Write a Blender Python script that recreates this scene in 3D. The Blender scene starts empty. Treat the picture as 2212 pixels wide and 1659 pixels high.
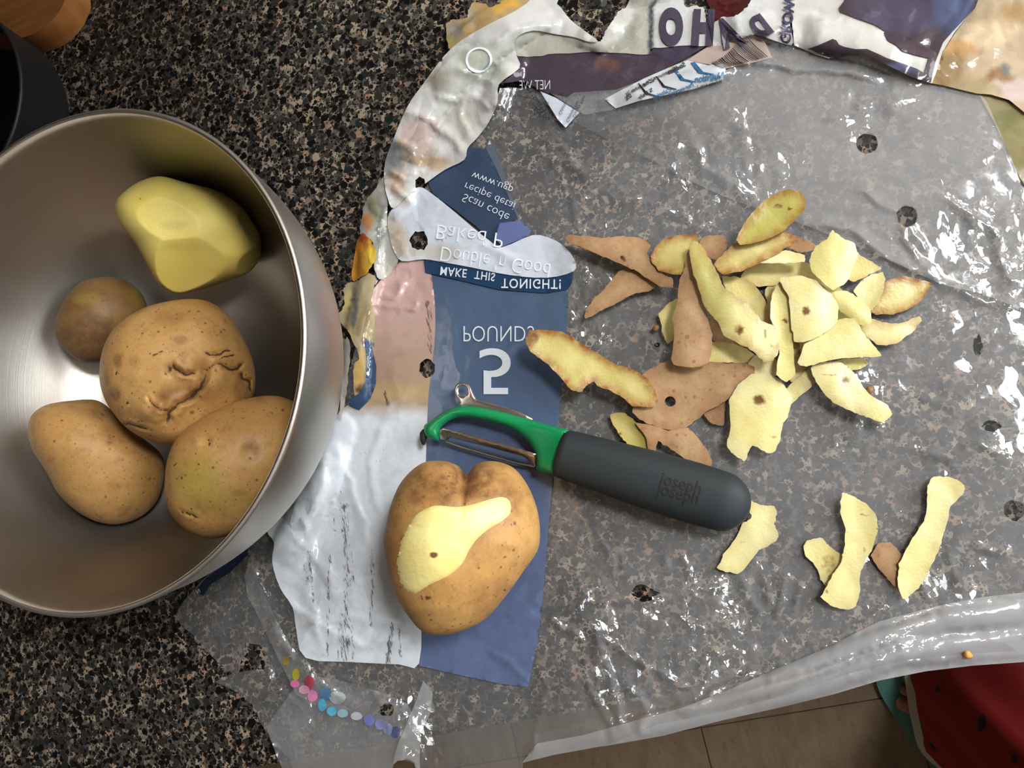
import bpy, bmesh, math, random
import numpy as np
from mathutils import Vector
from mathutils.geometry import delaunay_2d_cdt

random.seed(7)
rng = np.random.default_rng(11)
S = bpy.context.scene
COL = S.collection

# ------------------------------------------------------------------ camera
F, CX, CY, CAMH = 1790.0, 1106.0, 829.5, 0.456
NV = np.array([0.29175338, 0.10455329, 0.9507621]); NV /= np.linalg.norm(NV)
EX = np.array([0.92927676, -0.26641868, -0.25586284]); EX -= NV * (EX @ NV); EX /= np.linalg.norm(EX)
WZ = -NV; WX = EX; WY = np.cross(WZ, WX)
M3 = np.stack([WX, WY, WZ])            # camera (x right, y down, z forward) -> world
CAM = np.array([0, 0, CAMH])

cd = bpy.data.cameras.new('camera'); cam = bpy.data.objects.new('camera', cd); COL.objects.link(cam)
cd.sensor_width = 36; cd.lens = 36 * F / 2212; cd.clip_start = 0.01
from mathutils import Matrix
r_, u_, b_ = M3 @ np.array([1, 0, 0]), M3 @ np.array([0, -1, 0]), M3 @ np.array([0, 0, -1])
cam.matrix_world = Matrix(((r_[0], u_[0], b_[0], 0), (r_[1], u_[1], b_[1], 0), (r_[2], u_[2], b_[2], CAMH), (0, 0, 0, 1)))
S.camera = cam

# ------------------------------------------------------------------ world, window light, exposure
W = bpy.data.worlds.new('world'); S.world = W; W.use_nodes = True
W.node_tree.nodes['Background'].inputs[0].default_value = (0.75, 0.85, 1, 1)
W.node_tree.nodes['Background'].inputs[1].default_value = 0.6
WINDOW_L = 11.0; LAMP_L = 78.0
S.view_settings.view_transform = 'Standard'; S.view_settings.look = 'None'
S.view_settings.gamma = 1; S.view_settings.use_curve_mapping = False
S.view_settings.exposure = 0.0
try:
    S.cycles.use_denoising = True
    S.cycles.transparent_max_bounces = 24
    S.cycles.caustics_reflective = False
    S.cycles.sample_clamp_indirect = 4.0
except Exception: pass

# ------------------------------------------------------------------ helpers
def rays(P):
    P = np.atleast_2d(np.asarray(P, float))
    d = np.stack([(P[:, 0] - CX) / F, (P[:, 1] - CY) / F, np.ones(len(P))], 1)
    return d @ M3.T
def at(P, z):
    """points of the real plane(s) z that show at photo pixels P"""
    d = rays(P); z = np.broadcast_to(np.asarray(z, float), (len(d),))
    t = (z - CAMH) / d[:, 2]
    return CAM + d * t[:, None]
def at1(x, y, z): return at([(x, y)], z)[0]
def proj(W3):
    c = (np.asarray(W3, float) - CAM) @ M3
    return np.stack([CX + F * c[:, 0] / c[:, 2], CY + F * c[:, 1] / c[:, 2]], 1)

def mesh_obj(name, V, Fc, mat=None, parent=None, smooth=True, mats=None, fm=None):
    me = bpy.data.meshes.new(name)
    me.from_pydata([tuple(map(float, v)) for v in V], [], [tuple(map(int, f)) for f in Fc])
    for m in (mats or ([mat] if mat else [])): me.materials.append(m)
    if fm is not None: me.polygons.foreach_set('material_index', np.asarray(fm, np.int32))
    if smooth: me.polygons.foreach_set('use_smooth', np.ones(len(me.polygons), bool))
    me.update()
    o = bpy.data.objects.new(name, me); COL.objects.link(o)
    if parent: o.parent = parent
    return o
def bm_obj(name, bm, mat, parent=None, smooth=False):
    me = bpy.data.meshes.new(name); bm.normal_update(); bm.to_mesh(me); bm.free()
    if mat: me.materials.append(mat)
    if smooth: me.polygons.foreach_set('use_smooth', np.ones(len(me.polygons), bool))
    o = bpy.data.objects.new(name, me); COL.objects.link(o)
    if parent: o.parent = parent
    return o
def attr(o, name, val):
    val = np.asarray(val, np.float32)
    if val.ndim == 1:
        a = o.data.attributes.new(name, 'FLOAT', 'POINT'); a.data.foreach_set('value', val)
    else:
        a = o.data.attributes.new(name, 'FLOAT_COLOR', 'POINT')
        a.data.foreach_set('color', np.concatenate([val, np.ones((len(val), 1), np.float32)], 1).ravel())
def tag(o, label, cat, group=None, kind=None):
    o['label'] = label
    if cat: o['category'] = cat
    if group: o['group'] = group
    if kind: o['kind'] = kind
    return o
def empty(name, loc=(0, 0, 0)):
    o = bpy.data.objects.new(name, None); o.location = tuple(map(float, loc)); COL.objects.link(o); o.empty_display_size = .02
    return o
def adopt(o, root):
    """parent o, whose vertices are in world space, under an Empty that may stand off the origin"""
    o.parent = root; o.matrix_parent_inverse = Matrix.Translation(-Vector(root.location))
    return o
def box_bm(x0, x1, y0, y1, z0, z1, bev=0):
    bm = bmesh.new(); bmesh.ops.create_cube(bm, size=1)
    for v in bm.verts: v.co = Vector(((x0 + x1) / 2 + v.co.x * (x1 - x0), (y0 + y1) / 2 + v.co.y * (y1 - y0), (z0 + z1) / 2 + v.co.z * (z1 - z0)))
    if bev: bmesh.ops.bevel(bm, geom=bm.edges[:], offset=bev, segments=3, affect='EDGES')
    return bm
def srgb(r, g, b):
    f = lambda c: (c / 255 / 12.92) if c <= 10 else ((c / 255 + .055) / 1.055) ** 2.4
    return np.array([f(r), f(g), f(b)])
def catmull(P, n=4, closed=True):
    P = np.asarray(P, float); N = len(P); out = []
    for i in range(N if closed else N - 1):
        if closed: p0, p1, p2, p3 = P[i - 1], P[i], P[(i + 1) % N], P[(i + 2) % N]
        else: p0, p1, p2, p3 = P[max(i - 1, 0)], P[i], P[i + 1], P[min(i + 2, N - 1)]
        for k in range(n):
            t = k / n
            out.append(.5 * ((2 * p1) + (-p0 + p2) * t + (2 * p0 - 5 * p1 + 4 * p2 - p3) * t * t + (-p0 + 3 * p1 - 3 * p2 + p3) * t ** 3))
    if not closed: out.append(P[-1])
    return np.array(out)
def inpoly(P, poly):
    x, y = P[:, 0], P[:, 1]; c = np.zeros(len(P), bool); n = len(poly)
    for i in range(n):
        x1, y1 = poly[i]; x2, y2 = poly[i - 1]
        if y1 == y2: continue
        k = ((y1 > y) != (y2 > y)) & (x < (x2 - x1) * (y - y1) / (y2 - y1) + x1); c ^= k
    return c
def segdist(P, L, closed=False):
    L = np.asarray(L, float); best = np.full(len(P), 1e9); side = np.zeros(len(P)); tt = np.zeros(len(P))
    n = len(L)
    for i in range(n if closed else n - 1):
        a, b = L[i], L[(i + 1) % n]; ab = b - a; l2 = ab @ ab + 1e-9
        t = np.clip(((P - a) @ ab) / l2, 0, 1); q = P - a - t[:, None] * ab
        d = np.hypot(q[:, 0], q[:, 1]); k = d < best
        best[k] = d[k]; side[k] = (ab[0] * q[k, 1] - ab[1] * q[k, 0]) / math.sqrt(l2); tt[k] = (i + t[k]) / max(n - 1, 1)
    return best, side, tt
def smooth01(x): x = np.clip(x, 0, 1); return x * x * (3 - 2 * x)
# value noise on pixels / arbitrary 2-D coordinates
_tab = rng.random((256, 256))
def vnoise(P, s):
    q = np.asarray(P, float) / s; i = np.floor(q).astype(int); f = q - i; f = f * f * (3 - 2 * f)
    g = lambda a, b: _tab[(i[:, 0] + a) % 256, (i[:, 1] + b) % 256]
    return (g(0, 0) * (1 - f[:, 0]) + g(1, 0) * f[:, 0]) * (1 - f[:, 1]) + (g(0, 1) * (1 - f[:, 0]) + g(1, 1) * f[:, 0]) * f[:, 1]
def fbm(P, s, o=3): return sum(vnoise(np.asarray(P) + 17.3 * k, s / 2 ** k) / 2 ** k for k in range(o)) / sum(1 / 2 ** k for k in range(o))

def cdt(outline, holes=(), spacing=10, jitter=.35, ring=None):
    """triangulate the pixel polygon with its holes: points, triangles, number of rim points"""
    outline = np.asarray(outline, float)
    def dens(L):
        o = []
        for i in range(len(L)):
            a, b = L[i], L[(i + 1) % len(L)]; k = max(1, int(round(np.hypot(*(b - a)) / (ring or spacing))))
            o += [a + (b - a) * j / k for j in range(k)]
        return np.array(o)
    loops = [dens(outline)] + [dens(np.asarray(h, float)) for h in holes]
    lo, hi = outline.min(0), outline.max(0)
    gx, gy = np.meshgrid(np.arange(lo[0], hi[0], spacing), np.arange(lo[1], hi[1], spacing * .87))
    gx = gx + (np.arange(gx.shape[0]) % 2)[:, None] * spacing / 2
    G = np.stack([gx.ravel(), gy.ravel()], 1); G = G + (rng.random(G.shape) - .5) * spacing * 2 * jitter
    k = inpoly(G, loops[0])
    for h in loops[1:]: k &= ~inpoly(G, h)
    for L in loops: k[k] &= segdist(G[k], L, True)[0] > spacing * .45
    G = G[k]
    V = np.concatenate(loops + [G]); E = []; b = 0
    for L in loops: E += [(b + i, b + (i + 1) % len(L)) for i in range(len(L))]; b += len(L)
    vo, eo, fo, *_ = delaunay_2d_cdt([Vector(v) for v in V], E, [], 0, 1e-4)
    Vn = np.array([(v.x, v.y) for v in vo]); T = np.array([f for f in fo if len(f) == 3])
    C = Vn[T].mean(1); k = inpoly(C, loops[0])
    for h in loops[1:]: k &= ~inpoly(C, h)
    T = T[k]
    a = Vn[T]; s = (a[:, 1, 0] - a[:, 0, 0]) * (a[:, 2, 1] - a[:, 0, 1]) - (a[:, 1, 1] - a[:, 0, 1]) * (a[:, 2, 0] - a[:, 0, 0])
    T[s > 0] = T[s > 0][:, ::-1]       # pixel y runs down: this order faces up
    used = np.unique(T); m = -np.ones(len(Vn), int); m[used] = np.arange(len(used))
    return Vn[used], m[T], loops[0]

# ------------------------------------------------------------------ node helpers
def new_mat(name):
    m = bpy.data.materials.new(name); m.use_nodes = True; nt = m.node_tree; nt.nodes.clear()
    return m, nt
class NT:
    def __init__(s, nt): s.nt = nt
    def n(s, t, props=None, **kw):
        nd = s.nt.nodes.new(t)
        for k, v in (props or {}).items(): setattr(nd, k, v)
        for k, v in kw.items():
            k = k.replace('_', ' ')
            if k.isdigit(): k = int(k)
            s.put(nd.inputs[k], v)
        return nd
    def put(s, sock, v):
        if isinstance(v, bpy.types.NodeSocket): s.nt.links.new(v, sock)
        elif isinstance(v, bpy.types.Node): s.nt.links.new(v.outputs[0], sock)
        else:
            if isinstance(v, (tuple, list, np.ndarray)) and sock.type == 'RGBA' and len(v) == 3: v = (*map(float, v), 1)
            elif isinstance(v, np.ndarray): v = tuple(map(float, v))
            sock.default_value = v
    def math(s, op, a, b=0.0, clamp=False):
        nd = s.nt.nodes.new('ShaderNodeMath'); nd.operation = op; nd.use_clamp = clamp
        s.put(nd.inputs[0], a); s.put(nd.inputs[1], b); return nd.outputs[0]
    def mix(s, fac, a, b, blend='MIX'):
        nd = s.nt.nodes.new('ShaderNodeMix'); nd.data_type = 'RGBA'; nd.blend_type = blend
        s.put(nd.inputs[0], fac); s.put(nd.inputs[6], a); s.put(nd.inputs[7], b); return nd.outputs[2]
    def ramp(s, fac, stops, interp='LINEAR'):
        nd = s.nt.nodes.new('ShaderNodeValToRGB'); nd.color_ramp.interpolation = interp; cr = nd.color_ramp
        while len(cr.elements) < len(stops): cr.elements.new(.5)
        for e, (p, c) in zip(cr.elements, stops): e.position = p; e.color = (*map(float, c), 1) if len(c) == 3 else c
        s.put(nd.inputs[0], fac); return nd.outputs[0]
    def attr(s, name, out='Fac'):
        nd = s.nt.nodes.new('ShaderNodeAttribute'); nd.attribute_name = name; return nd.outputs[out]
    def geo(s): return s.nt.nodes.new('ShaderNodeNewGeometry').outputs['Position']
    def noise(s, vec, scale, detail=2, rough=.5, out=0, dist=0):
        nd = s.n('ShaderNodeTexNoise', Vector=vec, Scale=float(scale), Detail=float(detail), Roughness=float(rough), Distortion=float(dist)); return nd.outputs[out]
    def voro(s, vec, scale, out='Distance', feature='F1', rand=1.0):
        nd = s.n('ShaderNodeTexVoronoi', dict(feature=feature), Vector=vec, Scale=float(scale), Randomness=float(rand)); return nd.outputs[out]
    def bump(s, h, strength, dist, normal=None):
        nd = s.n('ShaderNodeBump', Height=h, Strength=float(strength), Distance=float(dist))
        if normal is not None: s.put(nd.inputs['Normal'], normal)
        return nd.outputs[0]
    def facets(s, g, amt, sc1, sc2, soft=.25):
        """crackled film: every shard keeps its own tilt, two sizes of shard"""
        w = s.n('ShaderNodeVectorMath', {'operation': 'SCALE'}, **{'0': s.n('ShaderNodeVectorMath', {'operation': 'SUBTRACT'}, **{'0': s.noise(g, 55, 2, out=1), '1': (.5, .5, .5)}), 'Scale': .014})
        p = s.n('ShaderNodeVectorMath', {'operation': 'ADD'}, **{'0': g, '1': w}).outputs[0]
        nrm = s.nt.nodes.new('ShaderNodeNewGeometry').outputs['Normal']
        b = s.n('ShaderNodeBump', Height=s.noise(p, 120, 3), Strength=soft, Distance=.004)
        s.nt.links.new(s.math('MULTIPLY', amt, soft, True), b.inputs['Strength'])
        acc = b.outputs[0]
        for (sx, sy), k, ro in (((sc1[0] * .33, sc1[1] * .4), 1.0, -.15), (sc1, .85, .2), (sc2, .7, -.3)):
            mp = s.n('ShaderNodeMapping', Vector=p, Scale=(sx, sy, sx), Rotation=(0, 0, ro))
            c = s.n('ShaderNodeVectorMath', {'operation': 'SUBTRACT'}, **{'0': s.voro(mp.outputs[0], 1.0, 'Color'), '1': (.5, .5, .5)})
            c = s.n('ShaderNodeVectorMath', {'operation': 'MULTIPLY'}, **{'0': c, '1': (1, 1, 0)})
            c = s.n('ShaderNodeVectorMath', {'operation': 'SCALE'}, **{'0': c, 'Scale': s.math('MULTIPLY', amt, k)})
            acc = s.n('ShaderNodeVectorMath', {'operation': 'ADD'}, **{'0': acc, '1': c}).outputs[0]
        return s.n('ShaderNodeVectorMath', {'operation': 'NORMALIZE'}, **{'0': acc}).outputs[0]
    def out(s, sh):
        o = s.nt.nodes.new('ShaderNodeOutputMaterial'); s.nt.links.new(sh if isinstance(sh, bpy.types.NodeSocket) else sh.outputs[0], o.inputs[0])
def plain(name, col, rough=.5, metal=0.0, bump=None, **kw):
    m, nt = new_mat(name); N = NT(nt)
    b = N.n('ShaderNodeBsdfPrincipled', Base_Color=col, Roughness=rough, Metallic=metal)
    for k, v in kw.items(): N.put(b.inputs[k.replace('_', ' ')], v)
    if bump: N.put(b.inputs['Normal'], N.bump(N.noise(N.geo(), bump[0], 3), bump[1], bump[2]))
    N.out(b); return m

# ------------------------------------------------------------------ materials
def mat_granite():
    m, nt = new_mat('speckled_laminate'); N = NT(nt); g = N.geo()
    warp = N.n('ShaderNodeVectorMath', {'operation': 'SCALE'}, **{'0': N.n('ShaderNodeVectorMath', {'operation': 'SUBTRACT'}, **{'0': N.noise(g, 420, 2, out=1), '1': (.5, .5, .5)}), 'Scale': .0022})
    p = N.n('ShaderNodeVectorMath', {'operation': 'ADD'}, **{'0': g, '1': warp}).outputs[0]
    r0 = N.n('ShaderNodeSeparateColor', Color=N.voro(p, 275, 'Color')).outputs[0]
    base = N.ramp(r0, [(0, srgb(72, 67, 62)), (.28, srgb(100, 92, 84)), (.50, srgb(132, 121, 106)), (.68, srgb(170, 156, 134)), (.83, srgb(166, 134, 112)), (.89, srgb(84, 88, 84)), (.95, srgb(150, 140, 128))], 'CONSTANT')
    def blobs(scale, off, keep, size, soft=.05):
        q = N.n('ShaderNodeVectorMath', {'operation': 'ADD'}, **{'0': p, '1': off}).outputs[0]
        d = N.voro(q, scale); c = N.n('ShaderNodeSeparateColor', Color=N.voro(q, scale, 'Color'))
        s = N.math('MULTIPLY', c.outputs[1], size); s = N.math('ADD', s, size * .55)
        a = N.math('MULTIPLY', N.math('SUBTRACT', s, d), 1 / soft, True)
        return N.math('MULTIPLY', a, N.math('LESS_THAN', c.outputs[0], keep)), c.outputs[2]
    a1, c1 = blobs(225, (.3, .1, 0), .84, .44)
    a2, c2 = blobs(385, (.7, .5, 0), .78, .46)
    a3, c3 = blobs(700, (.2, .9, 0), .5, .43)
    dk = [(0, srgb(15, 14, 14)), (.50, srgb(26, 25, 24)), (.74, srgb(50, 47, 44)), (.94, srgb(34, 42, 39))]
    col = N.mix(a3, base, N.ramp(c3, dk, 'CONSTANT'))
    col = N.mix(a2, col, N.ramp(c2, dk, 'CONSTANT'))
    col = N.mix(a1, col, N.ramp(c1, dk, 'CONSTANT'))
    col = N.mix(1.0, col, (.80, .78, .76), 'MULTIPLY')
    b = N.n('ShaderNodeBsdfPrincipled', Base_Color=col, Roughness=.42)
    N.put(b.inputs['Specular IOR Level'], .2)
    N.put(b.inputs['Normal'], N.bump(N.noise(g, 900, 2), .08, .001))
    N.out(b); return m

def mat_film(name, haze=.12, tint=(.95, .96, .96), hazecol=(.88, .90, .92), gloss=.22, rough=.05, bstr=1.3, vscale=140, hmax=.215):
    """clear plastic: it lets light through, scatters a little, mirrors the window on its crinkles"""
    m, nt = new_mat(name); N = NT(nt); g = N.geo()
    crum = N.attr('crumple')
    nb = N.facets(g, N.math('ADD', N.math('MULTIPLY', crum, bstr), .02 * bstr), (vscale, vscale * .34), (vscale * 2.6, vscale * 1.1))
    rv = N.n('ShaderNodeSeparateColor', Color=N.voro(g, vscale * 1.3, 'Color')).outputs[2]
    rough = N.math('ADD', N.math('MULTIPLY', N.math('MULTIPLY', rv, rv), .09), rough)
    tr = N.n('ShaderNodeBsdfTransparent', Color=tint)
    df = N.n('ShaderNodeBsdfDiffuse', Color=hazecol)
    tl = N.n('ShaderNodeBsdfTranslucent', Color=hazecol)
    sc = N.n('ShaderNodeMixShader', **{'0': .35, '1': df, '2': tl})
    hz = N.math('MULTIPLY', N.attr('haze'), haze)
    hz = N.math('MULTIPLY', hz, N.math('ADD', N.math('MULTIPLY', N.noise(g, 22, 4, .65), 1.1), .45), True)
    hz = N.math('MINIMUM', hz, hmax)
    a = N.n('ShaderNodeMixShader', **{'0': hz, '1': tr, '2': sc})
    gl = N.n('ShaderNodeBsdfGlossy', Color=(1, 1, 1), Normal=nb); N.put(gl.inputs['Roughness'], rough)
    fr = N.n('ShaderNodeLayerWeight', Blend=.25, Normal=nb).outputs['Fresnel']
    fr = N.math('ADD', N.math('MULTIPLY', fr, .3), gloss * .3, True)
    N.out(N.n('ShaderNodeMixShader', **{'0': fr, '1': a, '2': gl})); return m

def mat_print(name, alpha=.95, rough=.28, bstr=.35, trans=.07, spec=.5):
    """ink on plastic: colour from the printed artwork ('print'), scuffs from 'streak'"""
    m, nt = new_mat(name); N = NT(nt); g = N.geo()
    col = N.attr('print', 'Color')
    st = N.attr('streak')
    mp = N.n('ShaderNodeMapping', Vector=g, Scale=(900, 170, 200))
    sn = N.noise(mp.outputs[0], 1.0, 4, .7)
    k = N.math('MULTIPLY', N.math('SUBTRACT', N.math('ADD', N.math('MULTIPLY', st, .55), sn), .86), 9, True)
    k = N.math('MULTIPLY', k, .85)
    col = N.mix(k, col, srgb(62, 48, 52))
    col = N.mix(1.0, col, N.mix(N.noise(g, 200, 4, .6), (.84, .84, .83), (1.08, 1.08, 1.08)), 'MULTIPLY')
    crum = N.attr('crumple')
    nb = N.facets(g, N.math('ADD', N.math('MULTIPLY', crum, bstr), .22 * bstr), (75, 45), (170, 130), .5)
    b = N.n('ShaderNodeBsdfPrincipled', Base_Color=col, Roughness=rough, Normal=nb)
    N.put(b.inputs['Specular IOR Level'], spec); N.put(b.inputs['Alpha'], alpha)
    tl = N.n('ShaderNodeBsdfTranslucent', Color=col)
    N.out(N.n('ShaderNodeMixShader', **{'0': trans, '1': b, '2': tl})); return m

def mat_potato(name, A, B, dirt, dots=1.0):
    m, nt = new_mat(name); N = NT(nt); g = N.geo()
    n1 = N.noise(g, 38, 4, .6); n2 = N.noise(g, 130, 4, .65)
    col = N.mix(N.ramp(n1, [(.32, (0, 0, 0)), (.68, (1, 1, 1))]), A, B)
    col = N.mix(N.math('MULTIPLY', N.ramp(n2, [(.52, (0, 0, 0)), (.72, (1, 1, 1))]), .45), col, dirt)
    col = N.mix(N.math('MULTIPLY', N.attr('green'), .75), col, srgb(168, 148, 66))
    v = N.voro(g, 260); vc = N.n('ShaderNodeSeparateColor', Color=N.voro(g, 260, 'Color')).outputs[0]
    dot = N.math('MULTIPLY', N.math('MULTIPLY', N.math('SUBTRACT', N.math('MULTIPLY', vc, .26), v), 14, True), N.math('GREATER_THAN', vc, .45))
    v2 = N.voro(g, 90); vc2 = N.n('ShaderNodeSeparateColor', Color=N.voro(g, 90, 'Color')).outputs[0]
    dot2 = N.math('MULTIPLY', N.math('MULTIPLY', N.math('SUBTRACT', N.math('MULTIPLY', vc2, .14), v2), 14, True), N.math('GREATER_THAN', vc2, .6))
    col = N.mix(1.0, col, N.mix(N.noise(g, 420, 4, .7), (.80, .78, .74), (1.14, 1.14, 1.14)), 'MULTIPLY')
    v3 = N.voro(g, 420); vc3 = N.n('ShaderNodeSeparateColor', Color=N.voro(g, 420, 'Color')).outputs[1]
    dot3 = N.math('MULTIPLY', N.math('MULTIPLY', N.math('SUBTRACT', N.math('MULTIPLY', vc3, .30), v3), 10, True), N.math('GREATER_THAN', vc3, .62))
    col = N.mix(N.math('MULTIPLY', dot3, .42 * dots), col, srgb(112, 74, 40))
    col = N.mix(N.math('MULTIPLY', dot, .7 * dots), col, srgb(104, 66, 34))
    col = N.mix(N.math('MULTIPLY', dot2, .7 * dots), col, srgb(84, 50, 28))
    col = N.mix(N.math('MULTIPLY', N.math('MULTIPLY', N.attr('russet_and_shade'), N.ramp(N.noise(g, 210, 4, .7), [(.3, (.25, .25, .25)), (.6, (1, 1, 1))])), 1.0, True), col, dirt)
    mk = N.math('ADD', N.attr('mark'), N.math('MULTIPLY', N.math('SUBTRACT', N.noise(g, 500, 3), .5), .5))
    mk = N.math('MULTIPLY', N.math('SUBTRACT', mk, .32), 3.2, True)
    col = N.mix(N.math('MULTIPLY', mk, .9), col, srgb(66, 43, 26))
    b = N.n('ShaderNodeBsdfPrincipled', Base_Color=col, Roughness=.5)
    N.put(b.inputs['Specular IOR Level'], .35)
    N.put(b.inputs['Subsurface Weight'], .06); N.put(b.inputs['Subsurface Radius'], (.004, .002, .001)); N.put(b.inputs['Subsurface Scale'], 1.0)
    hh = N.math('ADD', N.noise(g, 300, 4, .6), N.math('MULTIPLY', dot, -.3))
    N.put(b.inputs['Normal'], N.bump(hh, .22, .0012))
    N.out(b); return m

def mat_flesh(name, col, dark, rough=.35, edge=srgb(150, 92, 36)):
    m, nt = new_mat(name); N = NT(nt); g = N.geo()
    c = N.mix(N.ramp(N.noise(g, 55, 3), [(.35, (0, 0, 0)), (.7, (1, 1, 1))]), col, dark)
    c = N.mix(N.math('MULTIPLY', N.attr('green'), .75), c, srgb(166, 164, 74))
    e = N.math('MULTIPLY', N.attr('edge'), N.math('ADD', N.math('MULTIPLY', N.noise(g, 240, 3), 1.6), -.1), True)
    c = N.mix(e, c, edge)
    mk = N.math('MULTIPLY', N.math('SUBTRACT', N.math('ADD', N.attr('mark'), N.math('MULTIPLY', N.math('SUBTRACT', N.noise(g, 420, 3), .5), .5)), .35), 3, True)
    c = N.mix(mk, c, srgb(118, 82, 42))
    b = N.n('ShaderNodeBsdfPrincipled', Base_Color=c, Roughness=rough)
    N.put(b.inputs['Specular IOR Level'], .45)
    N.put(b.inputs['Subsurface Weight'], .25); N.put(b.inputs['Subsurface Radius'], (.004, .003, .0012)); N.put(b.inputs['Subsurface Scale'], .6)
    N.put(b.inputs['Normal'], N.bump(N.noise(g, 700, 3), .25, .0006))
    N.out(b); return m

def mat_peelskin(name):
    m, nt = new_mat(name); N = NT(nt); g = N.geo()
    c = N.mix(N.ramp(N.noise(g, 60, 4), [(.3, (0, 0, 0)), (.7, (1, 1, 1))]), srgb(186, 154, 114), srgb(160, 126, 90))
    v = N.voro(g, 210); vc = N.n('ShaderNodeSeparateColor', Color=N.voro(g, 210, 'Color')).outputs[0]
    dot = N.math('MULTIPLY', N.math('MULTIPLY', N.math('SUBTRACT', N.math('MULTIPLY', vc, .3), v), 12, True), N.math('GREATER_THAN', vc, .5))
    c = N.mix(N.math('MULTIPLY', dot, .6), c, srgb(126, 86, 58))
    c = N.mix(N.math('MULTIPLY', N.ramp(N.noise(g, 330, 4, .7), [(.5, (0, 0, 0)), (.72, (1, 1, 1))]), .5), c, srgb(140, 104, 72))
    e = N.math('MULTIPLY', N.attr('edge'), N.math('ADD', N.math('MULTIPLY', N.noise(g, 240, 3), 1.6), -.1), True)
    c = N.mix(e, c, srgb(128, 76, 40))
    mk = N.math('MULTIPLY', N.math('SUBTRACT', N.attr('mark'), .35), 3, True)
    c = N.mix(mk, c, srgb(74, 48, 30))
    b = N.n('ShaderNodeBsdfPrincipled', Base_Color=c, Roughness=.6)
    N.put(b.inputs['Specular IOR Level'], .25)
    N.put(b.inputs['Normal'], N.bump(N.noise(g, 500, 3), .3, .0006))
    N.out(b); return m

def mat_steel():
    m, nt = new_mat('brushed_steel'); N = NT(nt)
    tc = N.nt.nodes.new('ShaderNodeTexCoord').outputs['Object']
    rad = N.n('ShaderNodeVectorMath', {'operation': 'LENGTH'}, **{'0': tc}).outputs['Value']
    z = N.n('ShaderNodeSeparateXYZ', Vector=tc).outputs[2]
    cmb = N.n('ShaderNodeCombineXYZ', X=N.math('MULTIPLY', rad, 2600), Y=N.math('MULTIPLY', z, 1800), Z=0.0)
    nn = N.noise(cmb.outputs[0], 1.0, 3)
    ng = N.noise(tc, 25, 3)
    ro = N.math('ADD', N.math('ADD', N.math('MULTIPLY', nn, .14), N.math('MULTIPLY', ng, .12)), .27)
    b = N.n('ShaderNodeBsdfPrincipled', Base_Color=(.60, .56, .50), Metallic=1.0, Roughness=ro)
    N.put(b.inputs['Anisotropic'], .5)
    N.put(b.inputs['Normal'], N.bump(nn, .06, .0008))
    N.out(b); return m

def mat_wood(name, a, b_, sc=(14, 160, 60), rough=.5):
    m, nt = new_mat(name); N = NT(nt)
    mp = N.n('ShaderNodeMapping', Vector=N.geo(), Scale=sc, Rotation=(0, 0, .35))
    c = N.mix(N.ramp(N.noise(mp.outputs[0], 1, 4, .6), [(.3, (0, 0, 0)), (.7, (1, 1, 1))]), a, b_)
    N.out(N.n('ShaderNodeBsdfPrincipled', Base_Color=c, Roughness=rough)); return m

def mat_tile():
    m, nt = new_mat('floor_vinyl'); N = NT(nt); g = N.geo()
    mp = N.n('ShaderNodeMapping', Vector=g, Scale=(60, 22, 10))
    c = N.mix(N.ramp(N.noise(mp.outputs[0], 1, 4, .65), [(.35, (0, 0, 0)), (.65, (1, 1, 1))]), srgb(150, 130, 102), srgb(132, 112, 86))
    c = N.mix(N.math('MULTIPLY', N.ramp(N.noise(mp.outputs[0], 2.3, 3), [(.58, (0, 0, 0)), (.7, (1, 1, 1))]), .5), c, srgb(112, 90, 66))
    N.out(N.n('ShaderNodeBsdfPrincipled', Base_Color=c, Roughness=.5)); return m

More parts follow.
